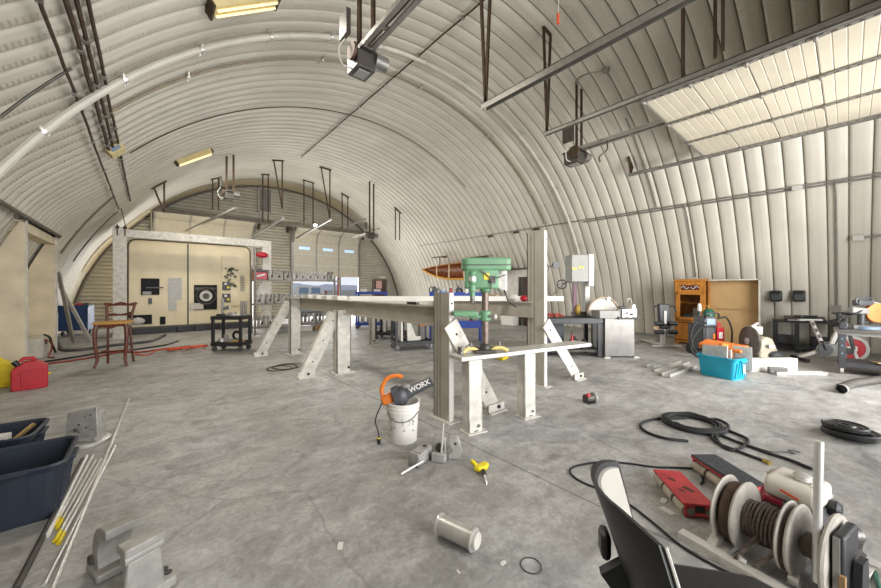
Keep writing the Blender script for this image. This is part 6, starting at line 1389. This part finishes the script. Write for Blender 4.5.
# ================================================================ RED SKATES, WINCH, CHAIR
def skate(label, loc, rz, L_, W, H, top):
    t = thing('machine_skate', label, 'skate', loc, rz)
    MB().bb((-L_/2, -W/2+.01, H-.014), (L_/2, W/2, H)).build('top_plate', M['red_metal'], t, bevel=.003)
    mb = MB(); mb.bb((-L_/2, -W/2+.07, .018), (L_/2-.01, W/2-.07, H-.014)); 
    for s in (-1, 1): mb.bb((s*(L_/2-.01)-.01, -W/2+.012, .012), (s*(L_/2-.01)+.01, -.03, H-.012)); mb.bb((s*(L_/2-.01)-.01, .03, .012), (s*(L_/2-.01)+.01, W/2-.012, H-.012))
    mb.build('body', M['red_metal'], t, bevel=.004)
    for s in (-1, 1):
        for k in range(3): x = -L_/2+L_*(k+.5)/3; MB().cyl((x-L_/6+.012, s*(W/2-.035), .041), (x+L_/6-.012, s*(W/2-.035), .041), .040, n=18).build('roller', mat('roller', 'a79d8c', .5, var=.25, scale=12) if 'skr' not in M else M['skr'], t, bevel=.004)
    for y_ in (-.055, .055): MB().lathe([(.004, -.004), (.024, -.004), (.024, .004), (.004, .004)], (-L_/2-.004, y_, .05), (1, 0, 0), 16).build('axle_cap', M['steel'], t)
    MB().bb((-L_/2-.003, -.028, .045), (-L_/2+.02, .028, .085)).build('tow_slot', M['black'], t)
    if top:
        MB().bb((-L_/2+.01, -W/2+.015, H), (L_/2, W/2-.005, H+.012)).build('grip_pad', M['grip'], t)
        MB().bar((L_*.1, W/2-.005, H+.02), (-L_*.28, W/2-.005, H+.02), .012, .02).build('edge_strip', M['greydark'], t)
    else:
        mb = MB()
        for x, y_, s in ((.08, .03, .05), (-.04, -.02, .07), (-.06, .03, .04)): mb.box((x, y_, H+.0006), (s, s*.5, .0012), (0, 0, .6))
        mb.build('worn_patches', M['rust'], t)
    return t
M['skr'] = mat('roller', 'a79d8c', .5, var=.25, scale=12)
skate('low red skate with worn bare top plate beside the office chair', V((2.895, .765, 0)), RAD(41), .43, .20, .10, False)
skate('red skate with a black grip top, next to the engine winch', V((3.37, .60, 0)), RAD(50), .46, .22, .115, True)

t = thing('engine_winch', 'petrol engine winch with pale spool flanges, rope drum and upright lever', 'winch', (2.525, .005, 0), RAD(-12))
zc = .205
def disc(y_, r, th, m, name='flange'): return MB().lathe([(.03, -th/2), (r*.7, -th/2), (r-.006, -th/2), (r, 0), (r-.006, th/2), (r*.7, th/2), (.03, th/2)], (0, y_, zc), (0, 1, 0), 40).build(name, M[m], t)
M['flange'] = mat('grimy pale flange', 'aaa49a', .55, metal=.15, var=.22, scale=10)
disc(.475, .185, .014, 'flange'); disc(.455, .12, .03, 'rust', 'inner_spool'); disc(.425, .165, .05, 'rust', 'spool'); disc(.385, .185, .022, 'flange'); disc(.205, .175, .014, 'flange'); disc(.165, .178, .020, 'flange'); disc(.040, .20, .022, 'flange')
fb = MB(); fb.prism([(-.12, .05), (.12, .05), (.05, .19), (-.05, .19)], .147, .156); 
MB().cyl((0, .375, zc), (0, .215, zc), .075, n=24).build('drum', M['rust'], t)
pts = []; n = 300
for i in range(n+1):
    a_ = i*2*PI/14; lay = i/n; yy = .368-.14*abs((lay*2.6) % 2-1)-.0; r = .085+.022*lay+random.uniform(-.002, .004); pts.append((r*math.cos(a_), yy, zc+r*math.sin(a_)))
MB().tube(pts, .0065, 6).build('wound_rope', M['rope'], t)
MB().tube(smooth([(-.10, .30, .17), (-.16, .34, .08), (-.20, .36, .03), (-.22, .30, .02), (-.16, .28, .05), (-.10, .22, .15), (-.02, .20, .26)]), .0095, 7).build('loose_rope', M['rope'], t)
MB().box((-.18, .335, .06), (.05, .03, .02), (.4, .2, .6)).build('rope_clip', M['alu_bright'], t)
MB().cyl((0, .50, zc), (0, -.02, zc), .028, n=14).build('axle', M['steel'], t)
MB().cyl((0, .14, zc), (0, .065, zc), .06, n=20).build('brake_drum', mat('brown iron', '6a5f54', .6, metal=.3, var=.3), t)
mb = MB()
for a_, r in ((20, .12), (60, .12), (100, .12), (-60, .10)): mb.cyl((-math.cos(RAD(a_))*r, .152, zc+math.sin(RAD(a_))*r), (-math.cos(RAD(a_))*r, .150, zc+math.sin(RAD(a_))*r), .012, n=10)
MB().lathe([(.02, -.02), (.03, -.02), (.03, .02), (.02, .02)], (-.10, .15, .05), (0, 1, 0), 12).build('end_bolt', M['alu_bright'], t)
MB().cyl((-.105, .075, .10), (-.105, .065, .775), .017, n=16).build('lever', M['alu_bright'], t)
MB().bb((-.12, -.02, .02), (.08, .02, .37)).build('belt_guard', M['black_metal'], t, bevel=.012); MB().bb((-.125, -.005, .03), (-.118, .018, .36)).build('guard_edge', M['grey'], t); MB().bb((-.14, -.024, .14), (-.118, -.005, .20)).build('latch', M['kraft'], t)
fr = MB(); fr.bb((-.24, -.06, .0), (-.18, .62, .045)); fr.build('base_channel', M['white_worn'], t); fr = MB(); fr.bb((.40, -.06, 0), (.46, .62, .045)); fr.build('base_channel', M['white_worn'], t)
for y_ in (.44, .02): MB().bb((-.24, y_-.03, .0), (.46, y_+.03, .03)).build('cross_member', M['white_worn'], t)
for y_ in (.47,): MB().prism([(-.20, .03), (-.06, .03), (-.02, .12), (-.14, .06)], y_-.01, y_+.03).build('gusset', M['white_worn'], t)
for y_, m_ in ((.49, 'white_worn'), (-.045, 'black_metal')): MB().prism([(-.07, .03), (.07, .03), (.04, zc+.04), (-.04, zc+.04)], y_-.012, y_+.012).build('bearing_plate', M[m_], t)
# engine
MB().prism(rrect(.12, .31, .44, .45, .05), .06, .34).build('fuel_tank', M['sheen_pad'] if False else mat('ivory tank', 'c4beb2', .4, var=.08), t, bevel=.03, seg=4)
MB().lathe([(.05, 0), (.05, .03), (.03, .045), (.001, .045)], (.27, .17, .455)).build('fuel_cap', M['alu'], t); MB().bar((.19, .10, .452), (.35, .12, .452), .02, .01).build('tank_strap', M['white_worn'], t)
MB().box((.10, .19, .385), (.004, .10, .014), (.25, 0, 0)).build('orange_stripe', M['cableorange'], t); MB().box((.105, .19, .36), (.004, .12, .006), (.25, 0, 0)).build('label_print', M['grey'], t)
MB().cyl((.28, .34, .21), (.28, .385, .21), .125, n=30).build('fan_cover', M['hub_red'], t, bevel=.012); MB().bb((.14, .22, .09), (.42, .36, .32)).build('shroud', M['hub_red'], t, bevel=.03)
mb = MB()
for k in range(10): mb.bb((.115, .335-k*.012, .14), (.14, .341-k*.012, .27))
mb.build('cooling_fins', M['dark_steel'], t)
MB().bb((.14, .06, .05), (.42, .25, .31)).build('crankcase', M['greydark'], t, bevel=.02); MB().bb((.09, .13, .16), (.16, .2, .24)).build('carburettor', M['screen_blue'], t, bevel=.012)
MB().lathe([(.03, -.02), (.05, 0), (.055, .04), (.04, .06)], (.36, .06, .30), (.1, -1, 0), 22).build('air_cleaner', M['black'], t); MB().ball((.44, .10, .34), (.04, .05, .04), 12).build('silencer', M['steel'], t)
MB().cyl((.17, .05, .20), (.17, -.02, .20), .05, n=18).build('output_pulley', M['steel'], t); MB().cyl((.08, .10, .26), (.20, .0, .27), .032, n=14).build('gear_housing', M['steel'], t)
MB().cyl((.06, .05, .16), (.12, -.0, .24), .045, n=14).build('clutch', M['dark_steel'], t)
MB().bb((.10, .0, .03), (.46, .40, .055)).build('engine_plate', M['white_worn'], t)
MB().lathe([(.02, 0), (.055, 0), (.06, .05), (.03, .07)], (.42, .34, .34), (.3, .5, .8), 18).build('muffler_cap', M['alu'], t)

for c_ in t.children:
    if c_.name.split('.')[0] in ('fuel_tank', 'fuel_cap', 'tank_strap', 'orange_stripe', 'label_print', 'fan_cover', 'shroud', 'cooling_fins', 'crankcase', 'carburettor', 'air_cleaner', 'silencer', 'muffler_cap', 'engine_plate'): c_.location = (.09, .10, .02); c_.scale = (.80, .80, .84)
# office chair seen from behind its side
OC = V((1.135, .345, 0)); t = thing('office_chair', 'black plastic office chair in the foreground, facing right, seen along its curved back', 'chair', OC, CA-RAD(14))   # local x = right in the photo, y = away
def back(s, v):
    u = 2*s-1; z = .49+.43*v; w_ = .225*(1-.30*max(v-.5, 0)**1.5)
    x = -.05-.13*v**1.2+.11*u*u*(.6+.4*v)-.10*0; z -= .10*max(abs(u)-.55, 0)**1.6*v
    return V((x, u*w_, z)), V((-.9, u*.5, .25)).normalized()
MB().sheet(back, 20, 16, .014).build('back_shell', M['black'], t)
def pad(s, v):
    p_, n_ = back(.05+.90*s, .30+.66*v); return p_-n_*.001, -n_
MB().sheet(pad, 18, 12, .010).build('back_pad', M['sheen_pad'], t)  # pale layer puts the brightness of the inner back into its colour
sp_ = [(-.06, -.24), (.34, -.25), (.40, -.2), (.40, .2), (.34, .25), (-.06, .24)]
MB().prism(sp_, .505, .55, 'xy').build('seat', M['black'], t, bevel=.02)
MB().tube([back(0, j/16)[0]+V((.004, -.004, 0)) for j in range(17)], .0045, 6).build('edge_highlight', M['greylight'], t)  # pale strip drawn for the highlight along the near edge
MB().bar((-.135, 0, .68), (.02, 0, .48), .09, .03, up=(0, 1, 0)).build('back_bracket', M['black'], t); MB().box((-.145, .06, .70), (.03, .07, .08)).build('lumbar_knob', M['black'], t, bevel=.015)
MB().cyl((.14, 0, .12), (.14, 0, .48), .028, n=14).build('gas_lift', M['black_metal'], t); MB().bb((.02, -.1, .46), (.26, .1, .505)).build('mechanism', M['black_metal'], t)
for k in range(5):
    a_ = RAD(72*k+30); e_ = V((.14+.28*math.cos(a_), .28*math.sin(a_), .075)); l_ = MB().bar((.14, 0, .12), e_, .05, .03).build('base_arm', M['black'], t); MB().lathe([(.008, -.022), (.03, -.022), (.03, .022), (.008, .022)], (e_.x, e_.y, .031), (math.sin(a_), -math.cos(a_), 0), 14).build('caster', M['black'], l_)
